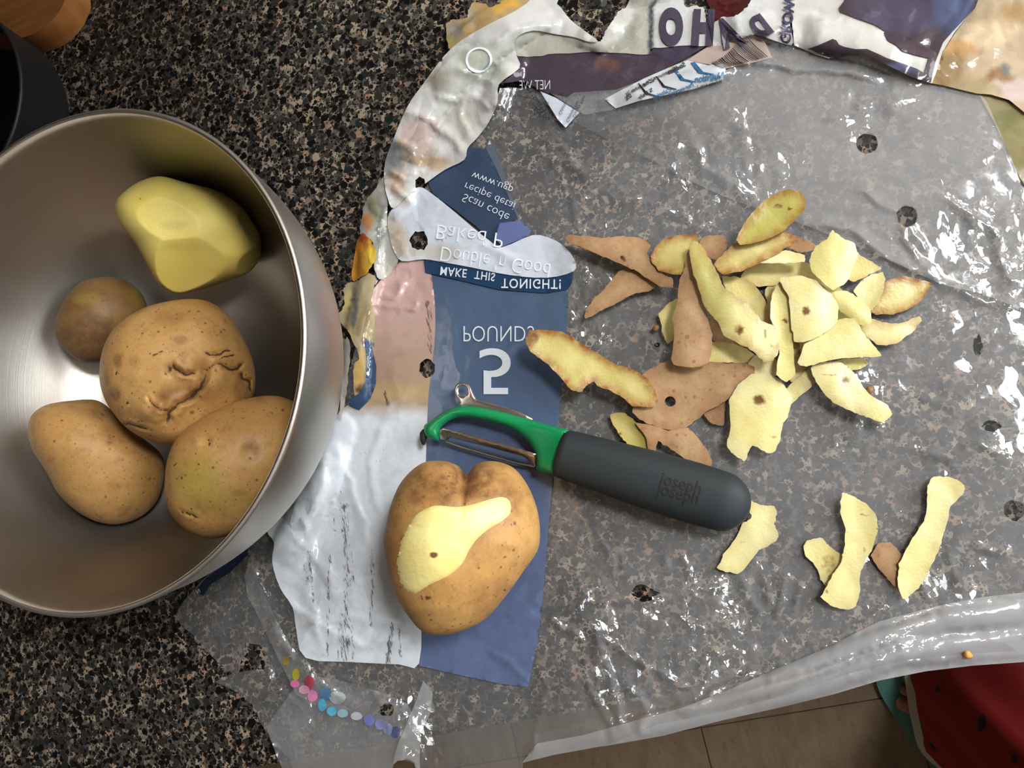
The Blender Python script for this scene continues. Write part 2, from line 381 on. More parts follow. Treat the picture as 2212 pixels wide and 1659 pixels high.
M = dict(
    granite=mat_granite(), steel=mat_steel(), tile=mat_tile(),
    film=mat_film('clear_film', .28), film2=mat_film('hazy_film', .22, (.95, .96, .96), bstr=.6, hmax=.21), hem=mat_film('folded_film', .42, hmax=.40, tint=(.92, .93, .93), bstr=.7),
    prt=mat_print('printed_film', .97), prt_thin=mat_print('printed_film_thin', .80, .22), prt_gloss=mat_print('printed_film_glossy', .97, .14),
    skin=mat_potato('potato_skin', srgb(205, 162, 100), srgb(182, 137, 78), srgb(126, 86, 50)),
    skin_dark=mat_potato('potato_skin_dull', srgb(158, 122, 74), srgb(132, 98, 58), srgb(102, 74, 50), .8),
    flesh=mat_flesh('potato_flesh', srgb(244, 232, 158), srgb(236, 218, 132)),
    flesh_pale=mat_flesh('peel_flesh_pale', srgb(232, 224, 168), srgb(226, 212, 138)),
    flesh_yellow=mat_flesh('peel_flesh_yellow', srgb(232, 222, 152), srgb(222, 208, 128)),
    flesh_green=mat_flesh('peel_flesh_green', srgb(208, 196, 126), srgb(194, 180, 104)),
    flesh_whole=mat_flesh('peeled_potato_flesh', srgb(250, 230, 130), srgb(244, 220, 112), .45),
    pskin=mat_peelskin('peel_skin'),
    green=plain('green_plastic', srgb(22, 140, 82), .25, bump=(60, .02, .001)),
    rubber=plain('charcoal_rubber', srgb(40, 45, 48), .6, bump=(900, .06, .0005), Specular_IOR_Level=.35),
    rubber_dk=plain('rubber_lettering', srgb(16, 18, 20), .7),
    blade=plain('blade_steel', (.62, .58, .54), .28, 1.0, bump=(300, .05, .0005)),
    black=plain('black_enamel', (.006, .006, .007), .55),
    blk_rub=plain('black_nub', (.015, .015, .015), .7),
    board=mat_wood('board_wood', srgb(160, 106, 54), srgb(126, 76, 34)),
    wall=plain('wall_paint', (.40, .33, .25), .8), ceil=plain('ceiling_paint', (.46, .43, .39), .9),
    wtrim=plain('white_trim', (.8, .8, .78), .5),
    red=plain('red_cloth', srgb(168, 30, 26), .85, bump=(400, .2, .001)),
    cuff=plain('white_cuff', srgb(214, 210, 200), .9), motif=plain('dark_motif', srgb(52, 44, 54), .9),
    skin_h=plain('human_skin', srgb(196, 142, 116), .5, Subsurface_Weight=.1),
    nail=plain('toenail', srgb(220, 170, 150), .3), teal=plain('teal_rubber', srgb(96, 158, 146), .6),
    white_ink=plain('white_ink', srgb(208, 216, 222), .4), pale_ink=plain('pale_ink', srgb(226, 234, 240), .4),
    black_ink=plain('black_ink', (.015, .015, .02), .5), navy_ink=plain('navy_ink', srgb(58, 54, 84), .35),
    blue_ink=plain('blue_ink', srgb(44, 96, 140), .35), purple_ink=plain('purple_ink', srgb(62, 58, 76), .3),
    crumb=plain('peel_crumb', srgb(206, 150, 70), .6),
    grout=plain('floor_joint', srgb(104, 88, 68), .8),
)
def mat_emit(name, col, s):
    m, nt = new_mat(name); N = NT(nt); N.out(N.n('ShaderNodeEmission', Color=col, Strength=float(s))); return m
M['lamp'] = mat_emit('added_lamp_diffuser', (.98, .98, 1), LAMP_L)
M['daylight'] = mat_emit('daylit_window', (.93, .97, 1), WINDOW_L)

# ------------------------------------------------------------------ room
X0, X1, Y0, Y1, ZF, ZC = -2.2, 1.15, -2.4, 0.56, -0.91, 1.5
def struct(name, bm, mat, parent=None, smooth=False):
    o = bm_obj(name, bm, mat, parent, smooth)
    if not parent: o['kind'] = 'structure'
    return o
fl = struct('floor', box_bm(X0, X1, Y0, Y1, ZF - .06, ZF - .004), M['grout'])
fl['label'] = 'beige vinyl tiled kitchen floor below the counter'
# floor tiles, one mesh shared
TS = .305
tb = box_bm(-TS / 2 + .0008, TS / 2 - .0008, -TS / 2 + .0008, TS / 2 - .0008, -.006, 0, .0008)
tm = bpy.data.meshes.new('tile'); tb.to_mesh(tm); tb.free(); tm.materials.append(M['tile'])
jx, jy = -0.199, -0.353
for i in range(-3, 4):
    for j in range(-4, 2):
        t = bpy.data.objects.new('tile', tm); COL.objects.link(t); t.parent = fl
        t.location = (jx + (i + .5) * TS, jy - (j + .5) * TS, ZF + random.uniform(0, .0006))
struct('wall_back', box_bm(X0, X1, Y1, Y1 + .1, ZF, ZC), M['wall'])
struct('wall_left', box_bm(X0 - .1, X0, Y0, Y1, ZF, ZC), M['wall'])
struct('wall_front', box_bm(X0, X1, Y0 - .1, Y0, ZF, ZC), M['wall'])
struct('ceiling', box_bm(X0, X1, Y0, Y1, ZC, ZC + .1), M['ceil'])
WY0, WY1, WZ0, WZ1 = -.45, .50, .14, 1.10
bm = bmesh.new()
for (a, b, c, d) in ((Y0, WY0, ZF, ZC), (WY1, Y1, ZF, ZC), (WY0, WY1, ZF, WZ0), (WY0, WY1, WZ1, ZC)):
    q = box_bm(X1, X1 + .1, a, b, c, d); me = bpy.data.meshes.new('t'); q.to_mesh(me); q.free(); bm.from_mesh(me)
struct('wall_right', bm, M['wall'])
bm = bmesh.new()
for (a, b, c, d) in ((WY0, WY0 + .04, WZ0, WZ1), (WY1 - .04, WY1, WZ0, WZ1), (WY0, WY1, WZ0, WZ0 + .04), (WY0, WY1, WZ1 - .04, WZ1), (WY0, WY1, .60, .63)):
    q = box_bm(X1 + .02, X1 + .07, a, b, c, d); me = bpy.data.meshes.new('t'); q.to_mesh(me); q.free(); bm.from_mesh(me)
win = struct('window_1', bm, M['wtrim'])
bm_obj('pane', box_bm(X1 + .05, X1 + .056, WY0 + .02, WY1 - .02, WZ0 + .02, WZ1 - .02), M['daylight'], win)

wc = struct('added_shade_cabinet', box_bm(-1.7, .0, .27, Y1 - .001, .36, 1.22, .002), M['board'])  # unseen cabinet, added to shade the back-left corner of the counter
for k in range(4): bm_obj('door', box_bm(-1.7 + k * .425 + .003, -1.7 + (k + 1) * .425 - .003, .252, .27, .362, 1.218, .002), M['board'], wc)
cl = struct('added_ceiling_light', box_bm(.60, .98, .12, .40, ZC - .04, ZC), M['wtrim'])  # unseen lamp, added to give the crinkled film its glints
bm_obj('diffuser', box_bm(.61, .97, .13, .39, ZC - .046, ZC - .04), M['lamp'], cl)
# ------------------------------------------------------------------ countertop
EDGE = -0.100
ct = bm_obj('countertop', box_bm(X0 + .3, X1 - .002, EDGE, Y1 - .001, -.04, 0, .003), M['granite'])
tag(ct, 'dark speckled stone-look laminate countertop under everything', 'countertop')
cb = empty('base_cabinet', (-.4, .25, ZF))
adopt(bm_obj('carcass', box_bm(X0 + .35, X1 - .01, EDGE + .05, Y1 - .002, ZF + .1, -.04), M['board']), cb)
adopt(bm_obj('plinth', box_bm(X0 + .35, X1 - .01, EDGE + .11, Y1 - .002, ZF, ZF + .1), M['black']), cb)
for k in range(6):
    x = X0 + .38 + k * .48
    d = adopt(bm_obj('door', box_bm(x, x + .46, EDGE + .03, EDGE + .05, ZF + .12, -.06, .003), M['board']), cb)
    bm_obj('handle', box_bm(x + .40, x + .412, EDGE + .012, EDGE + .03, -.22, -.12, .003), M['blade'], d)
tag(cb, 'wooden base cabinet run carrying the speckled countertop', 'cabinet')

# ------------------------------------------------------------------ height field of the plastic bag (metres above the counter)
CRZ = [  # (pixel, radius, crumple strength)
    (1450, 1400, 170, 1.0), (1640, 1270, 130, 1.0), (1350, 1480, 130, .9), (1990, 1220, 130, .9), (2060, 975, 90, .8), (1880, 930, 90, .85), (2040, 860, 60, .6),
    (1420, 400, 130, .5), (1600, 380, 120, .75), (2130, 500, 80, .8), (2190, 600, 70, .7), (890, 1580, 110, 1.0), (620, 1500, 160, .7), (1320, 480, 120, .5), (1900, 240, 90, .5),
    (1240, 1280, 120, .7), (1260, 620, 90, .6), (1290, 740, 80, .5), (560, 1300, 160, .5), (850, 400, 100, .8), (960, 90, 120, .8), (1350, 60, 160, .5), (1600, 60, 120, .6),
    (2050, 60, 120, .6), (1850, 90, 130, .3), (900, 300, 110, .9), (1010, 170, 110, .9), (880, 480, 80, .5), (700, 1300, 160, .5), (820, 560, 90, .9), (660, 1110, 100, .8), (1900, 1390, 200, .5), (1500, 1560, 200, .5)]
def crum_mask(P):
    m = np.full(len(P), .05)
    for x, y, r, s in CRZ: m = np.maximum(m, s * np.exp(-((P[:, 0] - x) ** 2 + (P[:, 1] - y) ** 2) / (r * r) * 1.2))
    return m
tri = lambda x: np.abs((x % 1.0) - .5) * 4 - 1
_dirs = [(rng.uniform(0, math.pi), rng.uniform(26, 74), rng.random()) for _ in range(7)]
def crumple(P):
    w = np.stack([fbm(P, 120), fbm(P + 500, 120)], 1) * 120; Q = P + w; h = 0
    for a, L, ph in _dirs: h = h + tri((Q[:, 0] * math.cos(a) + Q[:, 1] * math.sin(a)) / L + ph) * L / 60 * (vnoise(P + a * 900, 90) > .42)
    return h / 5
CREASE = [  # (polyline, half width px, height mm, lean)
    ([(1165, 275), (1200, 350), (1230, 420), (1250, 500), (1290, 545)], 9, 1.0, .0),
    ([(1180, 270), (1240, 360), (1300, 410), (1345, 430), (1400, 425)], 14, 1.6, .4),
    ([(1500, 300), (1520, 360), (1570, 385), (1640, 430)], 16, 2.2, .5),
    ([(1740, 480), (1850, 505), (1930, 560), (2035, 612)], 16, 2.6, -.4),
    ([(1940, 480), (1985, 560), (2035, 612)], 10, 1.8, .3),
    ([(2035, 612), (2100, 640), (2212, 668)], 14, 2.0, .3),
    ([(2040, 420), (2110, 470), (2150, 500), (2180, 590), (2212, 620)], 16, 3.0, .5),
    ([(1760, 250), (1850, 240), (1930, 222), (1990, 205)], 9, 1.2, .4),
    ([(1560, 128), (1680, 145), (1800, 158), (1900, 170)], 11, 3.0, -.4),
    ([(1168, 1305), (1280, 1300), (1400, 1290), (1440, 1268), (1540, 1265), (1640, 1250)], 10, 1.6, .5),
    ([(1240, 1330), (1340, 1400), (1420, 1450), (1500, 1490)], 12, 2.4, .5),
    ([(1255, 1390), (1270, 1470), (1310, 1560), (1330, 1600)], 10, 2.2, -.4),
    ([(1330, 1560), (1420, 1540), (1500, 1520), (1560, 1485)], 12, 2.6, .5),
    ([(1300, 1160), (1318, 1200), (1322, 1260)], 12, 2.0, .4), ([(1335, 1170), (1350, 1240)], 10, 1.6, .4), ([(1255, 1245), (1262, 1300), (1258, 1330)], 10, 2.2, .5), ([(1430, 1190), (1445, 1240)], 9, 1.4, .4), ([(1470, 1190), (1490, 1250)], 9, 1.6, .4),
    ([(1280, 1345), (1300, 1420), (1330, 1500), (1345, 1580)], 22, 4.0, .5), ([(1350, 1470), (1400, 1540), (1380, 1590)], 20, 3.4, .4), ([(1600, 1240), (1625, 1300), (1640, 1330)], 14, 2.6, .5), ([(1660, 1250), (1668, 1310)], 12, 2.4, .4), ([(1700, 1230), (1690, 1290), (1670, 1330)], 14, 2.6, -.4), ([(1740, 1260), (1720, 1310)], 12, 2.2, .4),
    ([(1960, 1190), (1990, 1250), (2010, 1290)], 14, 2.8, .5), ([(2050, 1180), (2060, 1240), (2100, 1260)], 14, 2.4, .4), ([(2100, 1170), (2150, 1190), (2180, 1180)], 12, 2.0, .4), ([(1460, 1330), (1520, 1350), (1600, 1345)], 12, 1.6, .3), ([(1180, 1340), (1230, 1350), (1260, 1390)], 12, 2.2, .4),
    ([(1160, 1440), (1180, 1480), (1170, 1560), (1150, 1630)], 7, 1.4, .4),
    ([(1560, 1486), (1650, 1450), (1760, 1400), (1860, 1350), (1940, 1290)], 10, 2.4, -.4),
    ([(690, 1450), (760, 1470), (810, 1500), (830, 1530)], 8, 2.2, .4),
    ([(580, 1430), (600, 1480), (640, 1530)], 6, 1.6, .4),
    ([(540, 1200), (570, 1290), (620, 1390), (680, 1470), (770, 1520)], 16, 3.0, .4),
    ([(905, 1440), (910, 1465), (950, 1460)], 6, 1.2, .3),
    ([(1970, 965), (2050, 985), (2110, 955), (2180, 990)], 14, 2.4, .5),
    ([(1820, 950), (1860, 940), (1920, 915)], 14, 2.0, .5),
    ([(1985, 850), (2070, 880)], 14, 1.8, .4),
    ([(1340, 700), (1400, 730), (1440, 770)], 10, 1.6, .5),
    ([(800, 665), (830, 660), (870, 670), (895, 672), (893, 650)], 8, 2.2, .4),
    ([(870, 600), (855, 650), (815, 640)], 12, 2.4, .3),
    ([(832, 385), (865, 420), (900, 440)], 10, 3.2, .4),
    ([(700, 990), (690, 1100), (650, 1180), (600, 1220)], 20, 4.0, .5),
    ([(640, 1160), (700, 1230), (730, 1300)], 16, 2.4, -.3),
    ([(600, 1270), (680, 1350), (780, 1390), (900, 1380)], 16, 2.4, .4),
    ([(960, 560), (1030, 520), (1080, 545), (1130, 560)], 16, 2.0, .3),
    ([(1080, 300), (1240, 360), (1360, 420), (1460, 470), (1560, 510)], 10, 1.4, .2),
    ([(1850, 400), (1950, 470), (2010, 560)], 12, 1.6, .3),
    ([(850, 300), (890, 320), (905, 370), (960, 350)], 13, 3.0, .4), ([(870, 250), (920, 260), (980, 300), (1000, 330)], 14, 2.6, -.4), ([(930, 200), (985, 215), (1030, 205), (1060, 240)], 14, 3.0, .5),
    ([(985, 140), (1040, 170), (1075, 180)], 12, 2.4, .4), ([(1050, 90), (1120, 60), (1220, 50)], 14, 2.4, .4), ([(1020, 300), (1000, 250), (1010, 210)], 12, 2.0, -.4), ([(845, 360), (875, 395), (900, 372)], 10, 2.6, .5),
    ([(650, 1100), (680, 1180), (670, 1290), (700, 1400)], 12, 2.0, .4), ([(720, 950), (760, 1060), (800, 1180)], 14, 1.6, .3), ([(830, 900), (800, 1000), (820, 1120)], 12, 1.2, -.3), ([(640, 1360), (760, 1330), (880, 1350)], 12, 1.8, .4),
    ([(1205, 700), (1100, 760), (1010, 800), (960, 860)], 16, 1.0, .4), ([(960, 620), (985, 740), (990, 830)], 10, .8, .3), ([(1060, 1400), (1110, 1430), (1140, 1470)], 12, 1.2, .4), ([(1010, 1380), (1100, 1340), (1160, 1320)], 12, 1.2, .4),
]
ROLL = [  # rounded rolls (polyline, half width px, height mm)
    ([(842, 420), (850, 340), (885, 260), (930, 195), (985, 135), (1050, 80), (1130, 35), (1220, -20)], 55, 9.0),
    ([(1060, 250), (1078, 190), (1110, 130)], 30, 5.0),
    ([(1240, 70), (1297, 90), (1340, 30)], 26, 4.0),
    ([(1720, 60), (1850, 90), (1980, 140)], 40, 6.0),
    ([(1560, 60), (1640, 50), (1700, 80)], 30, 5.0),
    ([(1310, 225), (1420, 195), (1520, 165), (1600, 140)], 22, 4.0),
    ([(820, 430), (800, 500), (800, 600), (770, 720), (770, 850)], 28, 5.0),
    ([(1160, 1620), (1350, 1580), (1560, 1530), (1750, 1480), (1950, 1410), (2250, 1390)], 30, 5.0),
    ([(1480, 1525), (1660, 1480), (1850, 1400), (2040, 1340), (2250, 1320)], 26, 4.0),
    ([(600, 1240), (640, 1150), (690, 1050), (730, 930)], 40, 6.0),
]
def bag_z(P):
    P = np.asarray(P, float)
    m = crum_mask(P); z = .0022 + m * .0014 * crumple(P) + .0009 * fbm(P, 150)
    for L, w, h, lean in CREASE:
        lo, hi = np.min(L, 0) - w * 2.2, np.max(L, 0) + w * 2.2
        k = ((P >= lo) & (P <= hi)).all(1)
        if not k.any(): continue
        L2 = np.asarray(L, float); Q = P[k] + (np.stack([fbm(P[k], 40), fbm(P[k] + 90, 40)], 1) - .5) * 22
        d, s, t = segdist(Q, L2); ww = np.where(s * lean > 0, w * (1 + abs(lean)), w * (1 - abs(lean)))
        z[k] += h * .00068 * np.clip(1 - d / ww, 0, 1) * np.clip(np.minimum(t, 1 - t) * 8, .2, 1)
    for L, w, h in ROLL:
        d, s, t = segdist(P, L); z += h * .001 * np.sqrt(np.clip(1 - (d / w) ** 2, 0, 1)) * np.clip(np.minimum(t, 1 - t) * 5, .3, 1)
    # past the counter's front edge the film sags
    y = at(P, 0.0)[:, 1]; over = np.clip(EDGE - y, 0, None)
    return np.maximum(z, .0005) - over * .32

BAG = empty('potato_bag', at1(1400, 800, 0.0))
tag(BAG, 'torn open clear plastic potato bag with blue and white print spread on the counter', 'plastic bag')
def sheet(name, outline, mat, lift=0.0, holes=(), spacing=9, colfun=None, streak=None, haze=1.0, zextra=None, torn=0, crease_n=1, parent=None, zf=None, cm=1.0):
    ol = np.asarray(outline, float)
    if torn:
        ol = catmull(ol, 6); ol = ol + (rng.random(ol.shape) - .5) * torn
    elif crease_n > 1: ol = catmull(ol, crease_n)
    V, T, _ = cdt(ol, holes, spacing)
    z = (zf or bag_z)(V) + lift
    if zextra is not None: z = z + zextra(V)
    o = mesh_obj(name, at(V, z), T, mat)
    adopt(o, BAG)
    if parent is not None: o.parent = parent; o.matrix_parent_inverse = Matrix.Translation(-Vector(BAG.location))
    attr(o, 'crumple', crum_mask(V) * cm); attr(o, 'haze', haze(V) if callable(haze) else np.full(len(V), float(haze)))
    attr(o, 'print', colfun(V) if colfun else np.full((len(V), 3), .5))
    attr(o, 'streak', streak(V) if streak else np.zeros(len(V)))
    return o
def ell(x, y, rx, ry=None, n=18, j=.12):
    ry = ry or rx; return [(x + rx * (1 + random.uniform(-j, j)) * math.cos(2 * math.pi * k / n), y + ry * (1 + random.uniform(-j, j)) * math.sin(2 * math.pi * k / n)) for k in range(n)]
def const(c): c = np.asarray(c, float); return lambda V: np.tile(c, (len(V), 1))
def blend(V, base, spots):
    """printed artwork with some light and shade painted in: base colour plus soft patches (x, y, rx, ry, colour, strength)"""
    c = np.tile(np.asarray(base, float), (len(V), 1)); P = V + (np.stack([fbm(V, 30), fbm(V + 77, 30)], 1) - .5) * 30
    for x, y, rx, ry, col, s in spots:
        k = s * smooth01(1.6 - 1.3 * np.hypot((P[:, 0] - x) / rx, (P[:, 1] - y) / ry)); c = c * (1 - k[:, None]) + np.asarray(col) * k[:, None]
    return c

# clear lower film
L0 = [(378, 1330), (395, 1300), (440, 1250), (520, 1180), (570, 1130), (640, 1050), (735, 880), (800, 620), (850, 460), (940, 380), (1005, 320), (1060, 260), (1080, 190), (1200, 190), (1300, 190), (1450, 130), (1620, 60), (1700, 70), (1850, 90), (2000, 150),
      (2130, 203), (2150, 260), (2190, 350), (2230, 430), (2420, 520), (2420, 1418), (2212, 1430), (2100, 1438), (2000, 1450), (1900, 1470), (1800, 1500), (1700, 1525), (1560, 1556), (1430, 1590), (1300, 1612), (1200, 1630), (1130, 1646),
      (1126, 1720), (900, 1740), (660, 1740), (625, 1640), (588, 1600), (562, 1560), (548, 1525), (520, 1500), (485, 1482), (463, 1473), (502, 1455), (470, 1430), (440, 1400), (415, 1370), (392, 1350)]
H0 = [ell(1873, 310, 23), ell(1960, 467, 23), ell(2112, 747, 11, 24), ell(2192, 1102, 24, 22), ell(2142, 920, 20, 12), ell(1390, 1281, 30, 16, j=.25), ell(835, 1534, 17, 13, j=.2),
      [(530, 1390), (562, 1393), (574, 1420), (571, 1446), (545, 1447), (517, 1452), (520, 1428), (533, 1412)], ell(873, 1662, 27, 22), ell(1420, 745, 7, 5), ell(906, 520, 21, 23), ell(922, 795, 19, 22), ell(908, 397, 13, 15)]
sheet('clear_film', L0, M['film'], 0, H0, 6, haze=lambda V: .55 + .9 * smooth01((V[:, 0] - 1150) / 700))
# doubled film above the long diagonal fold
L1 = [(1082, 195), (1160, 215), (1240, 262), (1330, 310), (1420, 352), (1500, 395), (1585, 432), (1700, 472), (1850, 530), (1950, 575), (2035, 614), (2120, 634), (2212, 666), (2420, 700), (2420, 560), (2232, 430), (2188, 350), (2150, 262), (2120, 206), (2050, 184), (1980, 150), (1900, 120), (1800, 100), (1690, 85), (1630, 80), (1600, 135), (1500, 175), (1400, 205), (1300, 235), (1200, 215), (1120, 190)]
sheet('folded_film_layer', L1, M['film2'], .0022, [ell(1873, 310, 23), ell(1960, 467, 23)], 6.5, haze=lambda V: .35 + .75 * smooth01((V[:, 0] - 1350) / 400) + 1.1 * np.exp(-(segdist(V, [(1560, 140), (1750, 160), (1950, 200), (2120, 215)])[0] / 60) ** 2) - .3 * smooth01((V[:, 1] - 380) / 120), crease_n=3)
# folded hem along the front edge
L2 = [(1128, 1648), (1160, 1606), (1260, 1588), (1360, 1560), (1470, 1530), (1560, 1496), (1660, 1452), (1780, 1402), (1900, 1342), (2020, 1310), (2120, 1290), (2212, 1280), (2420, 1270), (2420, 1418), (2212, 1430), (2100, 1438), (2000, 1450), (1900, 1470), (1800, 1500), (1700, 1525), (1560, 1556), (1430, 1590), (1300, 1612), (1200, 1630)]
sheet('folded_hem', L2, M['hem'], .0012, (), 8)
L2b = [(1300, 1613), (1420, 1565), (1560, 1538), (1700, 1500), (1830, 1456), (1960, 1425), (2100, 1412), (2212, 1405), (2420, 1400), (2420, 1418), (2212, 1430), (2100, 1438), (2000, 1450), (1900, 1470), (1800, 1500), (1700, 1525), (1560, 1556), (1430, 1590)]
sheet('folded_hem', L2b, M['hem'], .0022, (), 8)
# loose film scraps at the lower left
sheet('film_scrap', [(528, 1245), (538, 1205), (546, 1196), (558, 1260), (600, 1345), (650, 1435), (705, 1500), (760, 1535), (690, 1530), (640, 1500), (600, 1420), (552, 1320), (535, 1290)], M['film2'], .003, (), 8)
sheet('film_scrap', [(575, 1570), (640, 1480), (690, 1462), (770, 1478), (835, 1500), (880, 1520), (900, 1560), (905, 1620), (912, 1720), (900, 1740), (650, 1740), (600, 1640)], M['film'], .0012, [ell(835, 1534, 17, 13, j=.2), ell(873, 1662, 27, 22)], 8, haze=.8)
sheet('crumpled_tape', [(850, 1640), (862, 1600), (880, 1560), (900, 1510), (915, 1470), (935, 1500), (930, 1540), (910, 1580), (906, 1640), (912, 1720), (850, 1720)], M['hem'], .0026, [ell(873, 1662, 27, 22)], 6, cm=2.2)

# printed parts
WHITE, GREY, PINK, TAN = srgb(232, 240, 247), srgb(186, 188, 188), srgb(198, 164, 158), srgb(170, 140, 116)
def col_white(V):
    y = V[:, 1]; n = (fbm(V, 25) - .5) * 40
    t = smooth01((y + n - 855) / 60)[:, None]; p = smooth01((y - 600) / 260)[:, None]
    c = (PINK * (1 - p) + TAN * p) * (1 - t) + WHITE * t
    k = (np.exp(-((y - 850) / 26) ** 2) * .6)[:, None]; c = c * (1 - k) + srgb(196, 170, 120) * k
    return c
STREAKS = [((745, 1090), (748, 1420), 8, .72), ((752, 1180), (756, 1260), 14, .62), ((744, 1330), (738, 1425), 17, .66), ((752, 1320), (764, 1425), 10, .62), ((668, 1190), (676, 1300), 5, .8), ((655, 1200), (664, 1262), 4, .7), ((712, 1200), (706, 1420), 5, .75), ((805, 1190), (802, 1350), 7, .7), ((846, 1350), (838, 1430), 8, .8), ((862, 1350), (866, 1432), 5, .7),
           ((735, 1060), (738, 1150), 4, .7), ((720, 1110), (722, 1160), 4, .7), ((755, 1090), (752, 1180), 4, .6), ((905, 1370), (902, 1425), 7, .5), ((832, 845), (838, 880), 6, .8), ((760, 985), (840, 970), 6, .5), ((770, 1010), (850, 985), 6, .5), ((925, 690), (930, 760), 8, .7), ((922, 655), (930, 690), 8, .8)]
def streaks(V):
    s = np.zeros(len(V))
    for a, b, w, k in STREAKS: s = np.maximum(s, k * np.clip(1.5 - segdist(V, [a, b])[0] / w, 0, 1))
    return s
OUTW = [(835, 592), (868, 564), (905, 547), (925, 562), (938, 640), (940, 720), (932, 800), (924, 880), (916, 1130), (911, 1300), (905, 1433), (860, 1435), (760, 1430), (660, 1421), (640, 1360), (632, 1312), (605, 1270), (588, 1215), (592, 1172), (577, 1146), (600, 1105), (640, 1060), (672, 1015), (700, 960), (725, 900), (755, 872), (790, 850), (805, 780), (812, 700), (800, 640)]
HOLE_B = ell(922, 795, 17, 20)
sheet('white_panel', OUTW, M['prt'], .0014, [HOLE_B], 6, col_white, streaks, crease_n=3)
OUTB = [(918, 586), (1000, 606), (1080, 625), (1180, 632), (1228, 622), (1225, 690), (1215, 800), (1209, 870), (1200, 970), (1190, 1080), (1180, 1200), (1172, 1300), (1160, 1390), (1141, 1484), (1080, 1477), (1000, 1460), (905, 1438), (914, 1130), (921, 880), (930, 800), (939, 720), (934, 640)]
def col_blue(V):
    t = smooth01((V[:, 1] - 600) / 800)[:, None]
    return srgb(80, 100, 126) * (1 - t) + srgb(96, 110, 146) * t
sheet('blue_panel', OUTB, M['prt_gloss'], .0012, [HOLE_B], 7, col_blue, cm=.6)
sheet('title_band', [(915, 558), (960, 566), (1020, 577), (1100, 593), (1180, 599), (1239, 584), (1235, 612), (1226, 625), (1180, 633), (1080, 626), (1000, 607), (919, 589)], M['prt_gloss'], .0022, (), 7, const(srgb(38, 66, 98)))
HOLE_A = ell(906, 520, 19, 21, j=.16)
OUTT = [(838, 470), (850, 448), (880, 420), (906, 404), (935, 420), (985, 460), (1020, 490), (1058, 520), (1085, 534), (1150, 508), (1192, 516), (1222, 535), (1241, 562), (1239, 586), (1180, 600), (1100, 594), (1020, 578), (960, 567), (915, 560), (868, 564), (850, 540), (840, 505)]
def col_top(V): return blend(V, srgb(212, 220, 230), [(850, 520, 34, 60, srgb(196, 180, 158), .9), (930, 545, 70, 20, srgb(196, 190, 178), .8), (868, 430, 30, 26, srgb(206, 196, 184), .9)])
sheet('recipe_panel', OUTT, M['prt_gloss'], .0030, [HOLE_A], 6, col_top, lambda V: .8 * np.exp(-(((V[:, 0] - 950) / 26) ** 2 + ((V[:, 1] - 515) / 9) ** 2)), crease_n=3)
sheet('blue_flap', [(1080, 482), (1125, 476), (1148, 498), (1142, 509), (1085, 533), (1068, 514)], M['prt_gloss'], .0036, (), 7, const(srgb(104, 116, 162)))
sheet('blue_flap', [(925, 392), (962, 362), (1000, 345), (1010, 318), (1050, 322), (1072, 365), (1100, 425), (1120, 473), (1092, 482), (1078, 510), (1078, 538), (1030, 490), (985, 455), (935, 418)], M['prt_gloss'], .0018, (), 7, const(srgb(60, 76, 100)), cm=.5)
sheet('blue_flap', [(1050, 322), (1058, 300), (1085, 360), (1110, 440), (1122, 470), (1120, 476), (1098, 425), (1072, 365)], M['prt_thin'], .0020, (), 7, const(srgb(96, 108, 122)))
# rolled white edge with the photo print showing through
OUTR = [(830, 395), (832, 350), (850, 300), (880, 230), (915, 180), (960, 120), (1000, 85), (1060, 50), (1110, 25), (1150, -5), (1180, -60), (1260, -60), (1206, 0), (1212, 16), (1232, 42), (1265, 68), (1291, 88), (1272, 90), (1240, 80), (1200, 74), (1150, 66), (1112, 85), (1116, 120), (1122, 147), (1078, 182), (1075, 220), (1056, 264), (1032, 296), (1010, 320), (1003, 345), (962, 366), (926, 391), (906, 406), (882, 421), (850, 450), (838, 430)]
def col_roll(V): return blend(V, srgb(210, 210, 206), [(880, 330, 60, 40, srgb(150, 128, 106), .75), (850, 340, 26, 60, srgb(128, 140, 150), .7), (905, 285, 46, 44, srgb(192, 172, 164), .9), (930, 350, 50, 18, srgb(168, 138, 104), .8), (955, 180, 38, 30, srgb(132, 120, 100), .8), (985, 215, 40, 60, srgb(184, 184, 176), .9), (1040, 130, 60, 50, srgb(176, 180, 166), .9), (1160, 95, 80, 22, srgb(168, 170, 158), .9), (860, 395, 24, 34, srgb(186, 160, 136), .8), (872, 300, 8, 8, srgb(206, 176, 110), .8), (1000, 260, 40, 60, srgb(200, 200, 188), .8)])  # the dark brown patch on the upper bend is a shadow painted in
sheet('rolled_edge', OUTR, M['prt_gloss'], .0042, [ell(908, 397, 12, 14, j=.2)], 6, col_roll, crease_n=3)
